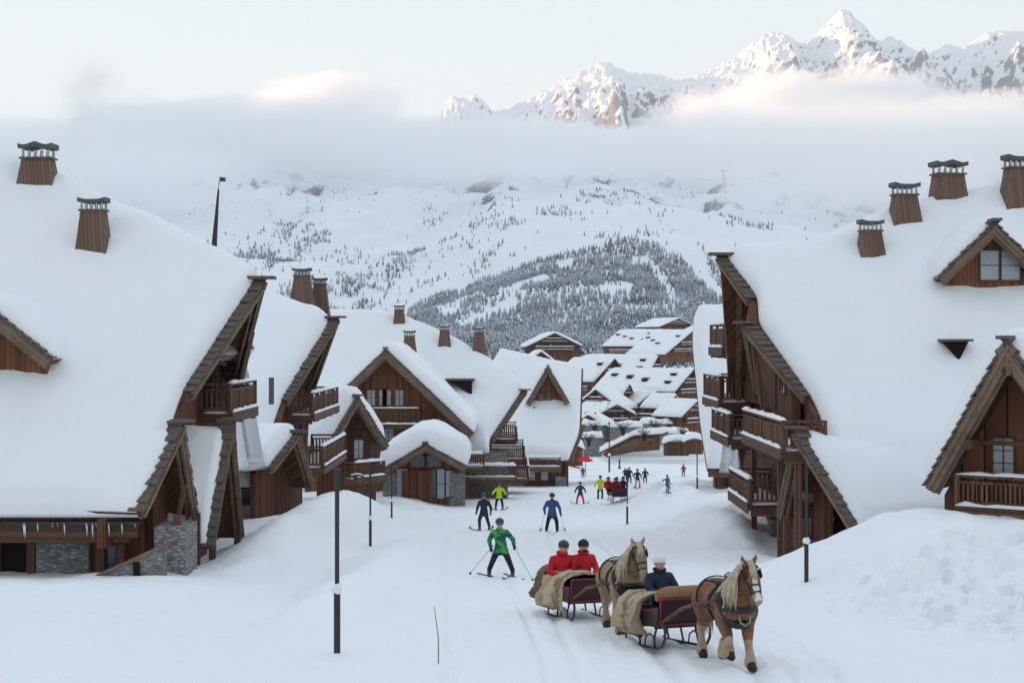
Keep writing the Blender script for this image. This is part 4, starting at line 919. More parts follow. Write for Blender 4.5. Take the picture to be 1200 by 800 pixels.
far_chalet(764,459,348,4.8,3.4,8,28,7,'small orange-brown chalet under the long dormered roof in the far village', 2, 0, 'wood_orange')
far_chalet(790,463,335,4.2,3.0,7,50,7,'small dark chalet with snowy railings right of the small orange-brown one', 2, 0)
far_chalet(706,474,318,4.0,2.8,7,35,6,'small brown chalet just above the left end of the terraces', 2, 0, 'wood_orange')
# terraces: retaining walls with snow lying on top
def terrace(x0, x1, py, Y, h, label, slope=0):
    a, b = P(x0, py, Y), P(x1, py - slope, Y+4); r = empty('retaining_wall', a, label, 'retaining wall', 'terrace walls below the far village')
    m = MB(); m.prism([a - V3(0,0,h+2), b - V3(0,0,h+2), b, a], V3(0,1.2,0)); m.build('stone_wall', MAT['stone'], r)
    top = lerp_rows(resample([a + V3(-.3,-.5,.75), a + V3(-.3,3,1.0)], 8), resample([b + V3(.3,-.5,.75), b + V3(.3,3,1.0)], 8), 24)
    snow_sheet(top, .8, (.5,.5,.5,.3), .35, nrm=(0,0,1), ns=.5).build('snow_cover', MAT['snow_roof'], r, smooth=True)
terrace(684,716,498,288,2.2,'retaining wall at the left of the far terraces'); terrace(714,752,500,290,2.6,'retaining wall in the middle of the far terraces'); terrace(752,790,496,296,2.4,'retaining wall at the right of the far terraces')
terrace(684,705,512,272,1.8,'lower retaining wall beside the bend of the street'); terrace(780,806,507,280,1.6,'lower retaining wall at the right end of the terraces')
# covered stair with a sloping snow roof, and two snowed-in sheds
r = empty('covered_stair', P(740,520,262), 'long covered stair under a sloping snow roof at the foot of the far village', 'covered stair')
a, b = P(702,530,255), P(742,510,270); c_ = P(776,508,276)
slab_roof(r, [a, b, c_], [q + V3(2,5,.2) for q in (a, b, c_)], .3)
snow_obj(r, [[a, b, c_], [q + V3(2,5,.2) for q in (a, b, c_)]], .9, 10, 40, (.4,.4,.5,.5), .2, 3)
MB().prism([a + V3(.6,.6,-.4), b + V3(0,.6,-.4), c_ + V3(-.4,.6,-.4), c_ + V3(-.4,.6,-3.2), b + V3(0,.6,-3.2), a + V3(1.5,.6,-.9)], V3(0,.4,0)).build('wall', MAT['wood_far'], r)
for px, py, Y, w, lab in ((793,521,262,2.6,'small shed under a rounded snow cap right of the covered stair'),(813,519,258,2.0,'small shed in snow by the right end of the terraces'),(668,528,190,2.0,'small snow-capped shed behind the dormer chalet')):
    q = P(px, py, Y); r = empty('shed', q, lab, 'shed')
    MB().box(q + V3(0,1,-.8), (w*1.7,2.4,2.4)).build('wall', MAT['wood_far'], r)
    top = lerp_rows(resample([q + V3(-w,-.6,1.2), q + V3(-w,2.6,1.3)], 9), resample([q + V3(w,-.6,1.2), q + V3(w,2.6,1.3)], 9), 14)
    top[:, :, 2] += np.sin(np.linspace(0, math.pi, 14))[:, None]*.7
    snow_sheet(top, 1.0, (.9,.9,.7,.7), .15, nrm=(0,0,1)).build('snow_cover', MAT['snow_roof'], r, smooth=True)
# dark bare shrubs on the terraces
t = NT('bare_twigs'); t.bsdf((.05,.04,.035), .9, .1); MAT['twig'] = t.m
def shrub(px, py, Y, h, label):
    q = P(px, py, Y); m = MB(); rr = random.Random(int(px*7+py))
    for i in range(34):
        a = rr.uniform(0, 6.28); l = h*rr.uniform(.5, 1.1); s_ = rr.uniform(.15, .75)
        p1 = q + V3(math.cos(a)*l*s_, math.sin(a)*l*s_, l*.8); m.tube([q + V3(rr.uniform(-.3,.3), rr.uniform(-.3,.3), -.4), (q+p1)/2 + V3(0,0,.15*l), p1], [.05,.035,.015], 4)
        for k in range(3):
            p2 = p1 + V3(rr.uniform(-.5,.5), rr.uniform(-.5,.5), rr.uniform(-.1,.5))*h*.45; m.tube([p1*.8 + p2*.2 - (p1-q)*.1, p2], [.03,.012], 4)
    tag(m.build('shrub', MAT['twig'], loc=q), label, 'shrub', 'bare shrubs on the far terraces')
for px, py, Y, h, l in ((697,506,284,2.2,'bare shrub at the left end of the far terraces'),(730,507,286,2.4,'bare shrub in front of the middle retaining wall'),(768,505,290,2.4,'bare shrub before the right retaining wall'),(690,520,262,2.0,'bare shrub below the left retaining wall'),(755,514,268,2.0,'bare shrub beside the covered stair'),(800,512,276,2.0,'bare shrub at the right end of the far terraces')): shrub(px, py, Y, h, l)
# ------------------------------------------------------------------ street furniture
def hit(px, py, lo=14., hi=330.):                   # where a line of sight meets the snow
    ysx = np.arange(lo, hi, .1); x = (px-600)/F*ysx; z = (400-py)/F*ysx
    below = np.nonzero(z < ground(x, ysx))[0]; i = below[0] if len(below) else len(ysx)-1
    return V3(x[i], ysx[i], ground(x[i:i+1], ysx[i:i+1])[0])
def make_post():
    r = empty('street_post', (0,0,0))
    m = MB(); m.tube([(0,0,-.8),(0,0,1.15)], .062, 14); m.build('base_sleeve', MAT['metal'], r)
    m = MB(); m.tube([(0,0,1.1),(0,0,3.30)], .042, 12); m.build('shaft', MAT['metal'], r)
    m = MB(); m.tube([(0,0,3.28),(0,0,3.36),(0,0,3.40)], [.06,.06,.035], 12); m.build('cap', MAT['metal'], r)
    m = MB(); m.ell((0,0,1.18), (.11,.11,.10), 12, 8)
    q = np.array(m.V); q += .035*fbm(q[:,0]*14, q[:,1]*14, q[:,2]*14, o=2)[:, None]; m.V = [tuple(a) for a in q]; m.build('snow_clump', MAT['snow_roof'], r, smooth=True)
    return r
def copy_tree(o, parent=None):
    c = o.copy(); C.objects.link(c)
    if parent is not None: c.parent = parent
    ORG[c.name] = ORG[o.name]
    for ch in list(o.children): copy_tree(ch, c)
    return c
pp = make_post()
PO = [(395,765,549,1,'tall dark post with a snow clump on it, nearest on the left of the street'),(434,640,546,.8,'dark post left of the wide hut, second nearest on the left'),(459,607,546,.7,'thin dark post standing before the left corner of the low hut'),
      (539,588,546,.7,'thin dark post standing before the right corner of the low hut'),(945,682,546,.9,'dark post in front of the entrance gable on the right'),(735,614,549,.8,'dark post in the middle ground beside the far horse sledge'),
      (817,572,532,.7,'thin post at the foot of the tall plain roof on the right'),(714,553,494,.7,'thin pole at the bend of the street'),(626,569,476,.7,'thin pole before the dormer chalet'),(726,549,538,.9,'short dark post beyond the far sledge')]
for i, (px, py, pt, fat, lab) in enumerate(PO):
    o = pp if i == 0 else copy_tree(pp); q = hit(px, py)
    h = (py-pt)/F*q[1]; o.location = q.tolist(); o.scale = (fat*max(1, q[1]/70), fat*max(1, q[1]/70), h/3.40)
    tag(o, lab, 'post', 'dark posts along the street')
# bamboo marker cane in the foreground
q = hit(514,778); tp = P(509,710,q[1]+.25); m = MB(); m.tube([q - V3(0,0,.3), q*.55 + tp*.45 + V3(.03,0,0), tp], [.012,.010,.006], 6)
MAT['cane'] = m_plain('cane', (.20,.17,.13), .7); tag(m.build('marker_cane', MAT['cane'], loc=q), 'thin bent marker cane stuck in the snow in the foreground', 'marker cane')
# slender spire with a flag rising behind the big left roof
q = P(250,300,53.5); r = empty('flag_spire', q, 'slender dark spire with a tiny flag behind the ridge of the big left roof', 'flagpole')
tp = P(256,222,53.5); m = MB(); m.tube([q - V3(0,0,2.5), q, tp], [.15,.12,.035], 10); m.build('mast', MAT['metal'], r)
m = MB(); t1 = P(258,207,53.5); m.tube([tp, t1], .014, 6); m.build('rod', MAT['metal'], r)
m = MB(); f0 = t1 - V3(0,0,.02); m.prism([f0, f0 + V3(.22,.05,-.02), f0 + V3(.17,.03,-.08), f0 + V3(.23,.05,-.15), f0 + V3(0,0,-.17)], V3(0,.012,0)); m.build('flag', MAT['metal'], r)
# thin lift pylon far up on the mountain
q = P(850,268,2500); q[2] = float(flank(np.array([q[0]]), np.array([q[1]]))[0]); r = empty('lift_pylon', q, 'tiny grey lift pylon high on the snowy mountainside at right', 'pylon')
m = MB(); m.tube([q, q + V3(-4,0,42)], [1.5,1.0], 8); m.build('mast', MAT['galv'], r); m = MB(); m.bar(q + V3(-10,0,41), q + V3(2,0,41), 1.2, 1.2); m.build('crossarm', MAT['galv'], r)
# cart wheel leaning by the terrace, snow along its rim
c0 = P(418,575,78.); c0[2] = P(418,572,78.)[2]; r = empty('cart_wheel', c0, 'old wooden cart wheel with snow on its rim, leaning by the low hut', 'wheel')
def ringtube(m, c, R, rr, a0=0, a1=2*math.pi, n=28, ax=V3(1,.25,0)):
    ax = unit(ax); m.tube([c + ax*R*math.cos(a0 + (a1-a0)*i/n) + V3(0,0,R*math.sin(a0 + (a1-a0)*i/n)) for i in range(n+1)], rr, 8, caps=True)
m = MB(); ringtube(m, c0, .72, .045); m.build('rim', MAT['rail'], r)
m = MB(); m.ell(c0, (.12,.12,.12)); m.build('hub', MAT['rail'], r)
for k in range(8):
    a = k*math.pi/4; m = MB(); e = unit((1,.25,0))*math.cos(a) + V3(0,0,1)*math.sin(a); m.bar(c0 + e*.08, c0 + e*.7, .06, .06, (.3,1,0)); m.build('spoke', MAT['rail'], r)
m = MB(); ringtube(m, c0 + V3(0,0,.07), .73, .04, .36*math.pi, .64*math.pi); m.build('snow_cover', MAT['snow_roof'], r, smooth=True)
# red parasol by the bend
q = hit(686,558); r = empty('parasol', q, 'small red parasol opened beside the dormer chalet', 'parasol'); MAT['red'] = m_plain('red_cloth', (.55,.03,.05), .8)
m = MB(); n = 10; ap = q + V3(0,0,2.45); rim = [q + V3(1.0*math.cos(2*math.pi*i/n), 1.0*math.sin(2*math.pi*i/n), 1.75 + .1*(i % 2)) for i in range(n)]
for i in range(n): m.prism([ap, rim[i], rim[(i+1) % n]], V3(0,0,-.04))
m.build('canopy', MAT['red'], r); m = MB(); m.tube([q - V3(0,0,.3), ap + V3(0,0,.1)], .04, 8); m.build('pole', MAT['metal'], r)
# ------------------------------------------------------------------ bodies: tapered limbs fused into one skin
def organic(name, caps, voxel, mats, parent=None, relax=4, matfn=None, deform=None):
    mb = MB()
    for c in caps:
        p0, p1, r0, r1 = V3(*c[0]), V3(*c[1]), c[2], c[3]; L = np.linalg.norm(p1-p0); d = unit(p1-p0) if L > 1e-6 else V3(0,0,1)
        pts, rs = [], []
        for k in range(1, 5): a = math.pi/2*k/4; pts.append(p0 - d*r0*math.cos(a)); rs.append(r0*math.sin(a))
        for k in range(0, 4): a = math.pi/2*k/4; pts.append(p1 + d*r1*math.sin(a)); rs.append(r1*math.cos(a))
        mb.tube([p0 - d*r0] + pts + [p1 + d*r1], [.0015] + rs + [.0015], 14)
    me = bpy.data.meshes.new('raw'); me.from_pydata(mb.V, [], mb.F); me.update()
    ob = bpy.data.objects.new('raw', me); C.objects.link(ob)
    md = ob.modifiers.new('fuse', 'REMESH'); md.mode = 'VOXEL'; md.voxel_size = voxel
    if relax: s_ = ob.modifiers.new('relax', 'SMOOTH'); s_.iterations = relax; s_.factor = .5
    dg = bpy.context.evaluated_depsgraph_get(); dg.update()
    nm = bpy.data.meshes.new_from_object(ob.evaluated_get(dg)); bpy.data.objects.remove(ob); bpy.data.meshes.remove(me)
    n = len(nm.vertices); co = np.zeros(n*3); nm.vertices.foreach_get('co', co); co = co.reshape(-1, 3)
    if deform is not None: co = deform(co); nm.vertices.foreach_set('co', co.ravel())
    nf = len(nm.polygons); cen = np.zeros(nf*3); nm.polygons.foreach_get('center', cen); cen = cen.reshape(-1, 3)
    best = np.full(nf, 1e9); idx = np.zeros(nf, np.int32)
    for c in caps:
        p0, p1 = V3(*c[0]), V3(*c[1]); ab = p1-p0; t = np.clip(((cen-p0) @ ab)/(ab @ ab + 1e-9), 0, 1)
        dd = np.linalg.norm(cen - (p0 + t[:, None]*ab), axis=1) - (c[2]*(1-t) + c[3]*t)
        w = dd < best; best[w] = dd[w]; idx[w] = c[4]
    if matfn is not None: idx = matfn(cen, idx)
    nm.materials.clear()
    for m in mats: nm.materials.append(m)
    nm.polygons.foreach_set('material_index', idx.astype(np.int32)); nm.polygons.foreach_set('use_smooth', np.ones(nf, bool)); nm.name = name; nm.update()
    o = bpy.data.objects.new(name, nm); C.objects.link(o); ORG[o.name] = np.zeros(3)
    if parent is not None: o.parent = parent
    return o
def cloth(name, col, var=.32): 
    if name not in MAT: MAT[name] = m_plain(name, col, .8, .25, 0, var, 7, .9)
    return MAT[name]
SKIN = m_plain('skin', (.50,.28,.20), .6, .3, 0, .08, 20, .05); GLOVE = m_plain('glove', (.025,.025,.03), .8); BOOT = m_plain('ski_boot', (.05,.052,.058), .45, .4)
HELM = m_plain('helmet', (.025,.028,.033), .35, .5)
def patterned(name):
    t = NT(name); v = t.coord(); a = t.n('ShaderNodeTexVoronoi'); a.inputs['Scale'].default_value = 8; t.l(v, a.inputs['Vector'])
    bw = t.n('ShaderNodeRGBToBW'); t.l(a.outputs['Color'], bw.inputs[0])
    c = t.ramp(bw.outputs[0], [(.0,(.015,.10,.075)),(.4,(.03,.20,.08)),(.55,(.10,.36,.06)),(.75,(.03,.24,.18)),(.9,(.02,.06,.08))], 'CONSTANT')
    t.bsdf(c, .8, .2, 0, t.bump(t.noise(v, 9), .3, .02)); return t.m
def person_caps(hands, feet, lean=(0,0), crouch=0., knees=None, head=(0,0), bulk=1.0):
    """standing figure 1.75 m tall facing -y; hands / feet = wrist and ankle targets (image-left one first)."""
    hz = .90 - crouch; hp = V3(0, .02 + crouch*.3, hz); ch = V3(lean[0], lean[1], hz + .47); nk = ch + V3(lean[0]*.2, -.0 + lean[1]*.25, .10)
    hd = nk + V3(head[0], head[1] - .01, .16); b = bulk
    caps = [(hp - V3(.05,0,.07), hp + V3(-.03,0,.12), .145*b, .14*b, 0), (hp - V3(-.05,0,.07), hp + V3(.03,0,.12), .145*b, .14*b, 0), (hp, hp + V3(0,0,.14), .155*b, .150*b, 0), (hp + V3(0,0,.14), ch - V3(0,0,.12), .150*b, .165*b, 0), (ch - V3(.07,0,.06), ch + V3(.07,0,-.06), .15*b, .15*b, 0),
            (ch + V3(-.15,0,.0), ch + V3(.15,0,.0), .088*b, .088*b, 0), (ch + V3(0,0,.04), nk, .085, .075, 0), (nk, hd - V3(0,0,.05), .06, .055, 2),
            (hd + V3(0,.01,.03), hd + V3(0,-.012,-.05), .105, .085, 2), (hd + V3(0,-.02,-.085), hd + V3(0,-.05,-.095), .05, .035, 2), (hd + V3(0,-.095,-.005), hd + V3(0,-.112,-.03), .014, .02, 2)]
    for s, hand in zip((-1, 1), hands):
        sh = ch + V3(s*.20,0,0); hand = V3(*hand); mid = (sh+hand)/2; L = np.linalg.norm(hand-sh); k = math.sqrt(max(0, .285**2 - (L/2)**2))
        el = mid + unit(V3(s*.42, .85, -.25))*k
        caps += [(sh, el, .080*b, .066*b, 0), (el, hand, .064*b, .048*b, 0)]
        dd = unit(hand - el); pl = hand + dd*.05
        caps += [(hand + dd*.02, hand + dd*.085, .042, .038, 4)]
        sd = unit(np.cross(dd, (0,0,1)) + V3(0,0,.001))
        for f, (o, l) in enumerate(((-.03,.06),(-.01,.075),(.012,.07),(.032,.055))):
            b0 = hand + dd*.09 + sd*o; caps += [(b0, b0 + dd*l*.5 + V3(0,0,-.012), .0135, .0125, 4), (b0 + dd*l*.5 + V3(0,0,-.012), b0 + dd*l*.55 + V3(0,-.01,-.045), .0125, .011, 4)]
        caps += [(hand + dd*.03 + sd*(-.035), hand + dd*.085 + V3(0,-.03,0) + sd*(-.06), .0145, .0125, 4)]
    for i, (s, foot) in enumerate(zip((-1, 1), feet)):
        ft = V3(*foot); h0 = hp + V3(s*.085,0,-.02); L = np.linalg.norm(ft-h0); k = math.sqrt(max(0.0004, .435**2 - (L/2)**2)); kn = (h0+ft)/2 + unit(V3(s*.15,-1,.05))*k
        caps += [(h0, kn, .110*b, .080*b, 1), (kn, ft + V3(0,0,.10), .078*b, .068*b, 1), (ft + V3(0,0,.10), ft + V3(0,0,.0), .062, .066, 3), (ft + V3(0,.03,-.04), ft + V3(0,-.15,-.045), .055, .047, 3)]
    return caps, dict(ch=ch, nk=nk, hd=hd, hp=hp)
def helmet(parent, hd, mat=None, goggles=True, brim=.0, gmat=None):
    m = MB(); m.ell(hd + V3(0,.012,.045), (.128,.142,.125), 16, 10); v = np.array(m.V); cut = hd[2] + .005
    low = v[:, 2] < cut; v[low, 2] = cut - (v[low, 2] < hd[2] - .04)*.02*(v[low, 1] > hd[1]); m.V = [tuple(q) for q in v]
    h = m.build('helmet', mat or HELM, parent, smooth=True)
    if goggles:
        m = MB(); m.tube([hd + V3(.118*math.sin(a), .0 - .118*math.cos(a), .012) for a in np.linspace(-1.15, 1.15, 9)], [.02,.032,.036,.034,.032,.034,.036,.032,.02], 8)
        m.build('goggles', gmat or MAT['glass_dark'], h, smooth=True)
    return h
def place(o, q, rot=0): o.location = [float(a) for a in q]; o.rotation_euler = (0,0,math.radians(rot)); return o
def face_bits(parent, hd):
    for s in (-1, 1): MB().ell(hd + V3(s*.036,-.098,.005), (.012,.008,.007), 8, 6).build('eye', GLOVE, parent, smooth=True)
    m = MB(); m.ell(hd + V3(0,-.103,-.068), (.026,.010,.006), 8, 6); m.build('mouth', cloth('lip', (.28,.09,.08)), parent, smooth=True)
    for s in (-1, 1): MB().ell(hd + V3(s*.104,.01,-.02), (.014,.026,.034), 8, 6).build('ear', SKIN, parent, smooth=True)
def ski(length=1.62, yaw=0):
    m = MB(); pts = [(0, length*.45, 0), (0, 0, .0), (0, -length*.46, 0), (0, -length*.53, .03), (0, -length*.56, .09)]
    for a, b in zip(pts[:-1], pts[1:]):
        w0, w1 = (.052, .042) if a[1] >= 0 else (.042, .055); a, b = V3(*a), V3(*b)
        m.add([a + V3(-w0,0,-.01), a + V3(w0,0,-.01), b + V3(w1,0,-.01), b + V3(-w1,0,-.01), a + V3(-w0,0,.012), a + V3(w0,0,.012), b + V3(w1,0,.012), b + V3(-w1,0,.012)], [(3,2,1,0),(4,5,6,7),(0,1,5,4),(1,2,6,5),(2,3,7,6),(3,0,4,7)])
    m.box((0,.0,.03), (.07,.34,.035)); return m
SKIM = m_plain('ski_top', (.06,.065,.075), .4, .4, 0, .5, 3, .02); POLE = m_plain('pole_alloy', (.30,.31,.32), .4, .5, .5, .1)
def skier(px, py, h_px, jacket, trousers, label, rot=0, hands=None, feet=None, lean=(0,0), crouch=.04, skis=True, poles=False, vox=.02, helm=None, gog=True, group='skiers on the snowy street', skirot=(0,0), bulk=1.04):
    q = hit(px, py); H = h_px/F*q[1]
    hands = hands or ((-.33,-.12,.93), (.33,-.12,.93)); feet = feet or ((-.15,0,.10), (.15,0,.10))
    caps, J = person_caps(hands, feet, lean, crouch, bulk=bulk)
    sc_ = H/(1.80-crouch)
    hem = J['hp'][2] - .13
    mf = lambda c, i: np.where((i == 1) & (c[:,2] > hem), 0, np.where((i == 0) & (c[:,2] < hem) & (np.abs(c[:,0]) < .19), 1, i))
    body = organic('person', caps, vox, [jacket, trousers, SKIN, BOOT, GLOVE], matfn=mf)
    tag(body, label, 'person', group)
    helmet(body, J['hd'], helm, gog)
    m = MB(); m.tube([J['nk'] + V3(.085*math.cos(a), .085*math.sin(a), .0) for a in np.linspace(0, 2*math.pi, 13)], .03, 6); m.build('collar', jacket, body, smooth=True)
    if skis:
        for k, ft in enumerate(feet):
            s_ = ski(); v = np.array(s_.V); a = math.radians(skirot[k]); R = np.array([[math.cos(a),-math.sin(a),0],[math.sin(a),math.cos(a),0],[0,0,1]]); v = v @ R.T + V3(ft[0], ft[1]-.02, ft[2]-.105); s_.V = [tuple(b) for b in v]
            s_.build('ski', SKIM, body)
    place(body, q, rot); body.scale = (sc_,)*3
    if poles:
        cr, sr = math.cos(math.radians(rot)), math.sin(math.radians(rot))
        for i, (hd_, tip) in enumerate(zip(hands, poles)):
            a, b = V3(*hd_) + V3(0,0,-.03), V3(*tip); a = a + unit(a-b)*.10
            f = lambda p: V3(p[0]*cr - p[1]*sr, p[0]*sr + p[1]*cr, p[2])*sc_ + q
            A_, B_ = f(a), f(b); B_[2] = gz(B_[0], B_[1]) - .02
            r = empty('ski_pole', A_, 'slim ski pole held in the %s hand of the %s' % poles[2][i], 'ski pole', 'ski poles in use')
            m = MB(); m.tube([A_ + unit(A_-B_)*.02, B_], .0085, 6); m.build('shaft', POLE, r); m = MB(); m.tube([A_ + unit(A_-B_)*.03, A_ + unit(B_-A_)*.11], .017, 8); m.build('grip', GLOVE, r)
            m = MB(); e = B_ + unit(A_-B_)*.07; m.tube([e, e + unit(A_-B_)*.012], .042, 10); m.build('basket', GLOVE, r)
    return body
BLK = cloth('black_trousers', (.018,.02,.026)); NAVY = cloth('navy_jacket', (.022,.032,.055)); BLUE = cloth('blue_jacket', (.035,.095,.20)); YEL = cloth('yellow_vest', (.50,.60,.02)); TEAL = cloth('teal_jacket', (.03,.07,.085))
PINK = cloth('red_trousers', (.50,.035,.07)); DKB = cloth('slate_trousers', (.04,.055,.09)); REDJ = cloth('red_jacket', (.46,.012,.022)); GREY = cloth('blue_grey_suit', (.06,.13,.20))
GRN = patterned('green_patterned_jacket')
skier(587,675,69,GRN,BLK,'skier in a patterned green jacket and black trousers, snow-ploughing towards the viewer with poles', 0,
      ((-.30,-.10,.86),(.38,-.10,.92)), ((-.34,-.02,.10),(.34,-.12,.10)), (-.03,-.05), .08, True,
      ((-.95,.55,0),(.95,-.75,0),(('right','skier in patterned green'),('left','skier in patterned green'))), .015, None, True, skirot=(28,20))
skier(567,621,44,NAVY,NAVY,'skier in a dark navy suit seen from behind, left of the blue jacket', 180+12, ((-.32,.05,.84),(.34,-.02,.86)), ((-.26,0,.10),(.22,.1,.10)), skirot=(-22,20))
skier(585,597,32,YEL,BLK,'skier in a yellow top and dark trousers seen from behind, uphill of the navy skier', 180, ((-.42,.0,.98),(.42,.0,.98)), ((-.22,0,.10),(.22,0,.10)), skirot=(-20,20))
skier(647,625,48,BLUE,BLK,'skier in a blue jacket and black trousers seen from behind holding poles', 180-6, ((-.36,-.05,.86),(.32,-.1,.90)), ((-.22,0,.10),(.24,.05,.10)), skirot=(-16,20), poles=((-.60,.35,0),(.50,.45,0),(('left','skier in blue'),('right','skier in blue'))))
skier(680,590,26,TEAL,PINK,'skier in a dark teal jacket and bright red trousers', 180, ((-.40,0,.95),(.40,0,.95)), ((-.27,0,.10),(.27,0,.10)), skirot=(-30,30))
skier(703.5,585,28,YEL,DKB,'person in a yellow vest and slate trousers standing left of the far sledge', 180, ((-.40,0,.98),(.40,0,.98)))
skier(737.5,566,19,NAVY,NAVY,'person in dark clothes in the far group, left of the yellow and red trousers', 0, skis=False)
p_ = skier(747,571,22,NAVY,cloth('flame_trousers', (.55,.26,.02), .6),'child in a dark jacket and yellow and red trousers in the far group', 10, feet=((-.20,0,.1),(.20,0,.1)))
skier(756,567,18,NAVY,NAVY,'person in dark clothes in the far group, right of the yellow and red trousers', 180, skis=False)
skier(782,577,21,GREY,GREY,'person in blue-grey clothes stretching out one arm beside the right snow bank', 30, ((-.62,-.1,1.15),(.34,0,.9)), ((-.13,0,.1),(.13,0,.1)))
skier(801,558,14.5,cloth('dark_red_jacket', (.22,.02,.03)),BLK,'lone person in a dark red jacket farthest along the street', 180, skis=False)
skier(732.5,562,14,NAVY,BLK,'small dark figure half behind the middle post', 0, skis=False)
skier(683,560,13,NAVY,BLK,'small dark figure under the red parasol', 0, skis=False)
# ------------------------------------------------------------------ horses
def m_coat(name, a, b, sc=5):
    t = NT(name); v = t.coord(); n = t.ramp(t.noise(v, sc*.7, 5, .65), [(.32, 0.), (.68, 1.)]); n2 = t.noise(t.coord((34,34,9)), 4, 4, .7)
    t.bsdf(t.mix(t.math('ADD', t.math('MULTIPLY', n, .7), t.math('MULTIPLY', n2, .3)), a, b), .7, .3, 0, t.bump(n2, .6, .02)); return t.m
CHEST = m_coat('chestnut_coat', (.085,.032,.018), (.31,.15,.085)); FLAX = m_coat('flaxen_hair', (.36,.28,.19), (.66,.56,.43), 12); HOOF = m_plain('hoof', (.03,.026,.024), .5)
DUN = m_coat('dun_coat', (.20,.13,.075), (.42,.30,.19)); FEATH = m_coat('feathered_leg', (.30,.21,.13), (.55,.44,.31), 8); WHITE_ = m_coat('white_blaze', (.66,.60,.54), (.85,.80,.75), 9); DUNLEG = m_coat('dun_leg', (.22,.15,.09), (.46,.35,.22), 8)
LEATH = m_plain('harness_leather', (.022,.018,.016), .5, .4); BRASS = m_plain('buckle_metal', (.42,.38,.30), .35, .5, .8); MUZZ = m_coat('muzzle', (.25,.2,.18), (.5,.42,.38), 12)
def horse(label, coat, leg, mane, fore, hind, headturn=(0.,0.,0.), blaze=True, S=1.0, feather=FEATH, lower=.62):
    """draught horse facing -y, 1.52 m at the withers; fore / hind = per side (left image first): (knee/hock offset, fetlock offset, lift)."""
    hx, hy, hz = headturn
    poll = V3(hx*.6, -1.06 + hy*.5, 1.80 + hz); muz = V3(hx*1.0, -1.34 + hy, 1.28 + hz)
    hd_ = unit(muz - poll)
    caps = [((0,-.50,1.10),(0,-.05,1.06),.335,.35,0), ((0,-.05,1.06),(0,.42,1.12),.35,.345,0), ((-.09,.42,1.14),(-.09,.60,1.12),.275,.25,0), ((.09,.42,1.14),(.09,.60,1.12),.275,.25,0),
            ((0,-.38,1.36),(0,.05,1.28),.13,.13,0), ((0,-.58,1.06),(0,-.74,1.10),.29,.22,0), ((-.14,-.66,1.0),(-.12,-.76,.98),.16,.13,0), ((.14,-.66,1.0),(.12,-.76,.98),.16,.13,0),
            ((0,-.52,1.22),(hx*.12,-.80,1.46),.29,.215,0), ((hx*.12,-.80,1.46),poll + V3(0,.06,-.07),.215,.125,0), ((0,-.62,1.10),(hx*.1,-.86,1.34),.20,.16,0),
            (poll + V3(0,.02,.0), poll + hd_*.22 + V3(0,-.02,0), .118, .112, 0), (poll + hd_*.16, poll + hd_*.40, .108, .080, 0), (poll + hd_*.38, muz - hd_*.05, .082, .078, 0), (muz - hd_*.07, muz + hd_*.01, .083, .070, 5),
            (poll + hd_*.20 + V3(0,.10,-.03), poll + hd_*.36 + V3(0,.055,-.02), .085, .055, 0), (muz + V3(0,.045,-.05), muz + V3(0,.03,-.075), .045, .038, 5)]
    side = unit(np.cross(hd_, (0,-1,0))) if abs(hd_[1]) < .99 else V3(1,0,0); side = side if side[0] > 0 else -side
    for s in (-1, 1):
        e0 = poll + side*(s*.075) + V3(0,.03,.08); caps += [(e0, e0 + side*(s*.035) + V3(0,-.01,.075), .042, .034, 0), (e0 + side*(s*.035) + V3(0,-.01,.075), e0 + side*(s*.045) + V3(0,-.012,.15), .034, .008, 0)]
        eye = poll + hd_*.16 + side*(s*.10) + V3(0,-.05,.0); caps += [(eye, eye + hd_*.03, .026, .024, 0)]
    for s, (kn, ft, lf) in zip((-1, 1), fore):
        sh = V3(s*.19,-.56,.98); el = V3(s*.20,-.50,.80); k = V3(s*.18,-.55+kn,.47 + (.06 if lf else 0)); f = V3(s*.18,-.54+ft,.15+lf); h = f + (V3(0,-.07,-.10) if not lf else V3(0,.07,-.09))
        caps += [(sh, el, .18, .135, 0), (el, k, .125, .078, 0), (k, k, .080, .08, 1), (k, f, .070, .062, 1), (f + V3(0,.02,.16), f + V3(0,.015,-.05), .062, .104, 3), (h + V3(0,0,.02), h + V3(0,-.01,-.012), .074, .084, 4)]
    for s, (kn, ft, lf) in zip((-1, 1), hind):
        hp = V3(s*.19,.52,1.02); st = V3(s*.22,.36+kn*.6,.80); k = V3(s*.19,.72+kn,.52 + lf*.5); f = V3(s*.18,.64+ft,.15+lf); h = f + (V3(0,-.06,-.10) if not lf else V3(0,.06,-.09))
        caps += [(hp, st, .235, .165, 0), (st, k, .145, .082, 0), (k + V3(0,.03,.03), k, .07, .075, 1), (k, f, .066, .058, 1), (f + V3(0,.02,.16), f + V3(0,.015,-.05), .062, .104, 3), (h + V3(0,0,.02), h + V3(0,-.01,-.012), .074, .084, 4)]
    def mf(cen, idx):
        idx = idx.copy(); rel = cen - poll; along = rel @ hd_; sx = rel @ side; nrm = unit(np.cross(side, hd_)); nrm = nrm if nrm[1] < 0 else -nrm; front = rel @ nrm
        onh = (along > -.02) & (along < .62) & (cen[:,1] < -.85)
        if blaze: idx[onh & (front > .02) & (np.abs(sx) < .034 + .035*np.clip(along-.1, 0, 1) + .012*np.sin(along*22))] = 2
        idx[(idx == 0) & (cen[:,2] < lower) & (np.abs(cen[:,0]) > .06) & (cen[:,2] < .55 + .1*np.sin(cen[:,1]*13))] = 1
        return idx
    r = organic('horse', caps, .020, [coat, leg, WHITE_, feather, HOOF, MUZZ], relax=5, matfn=mf, deform=lambda co: co*V3(1.1,1,1))
    tag(r, label, 'horse')
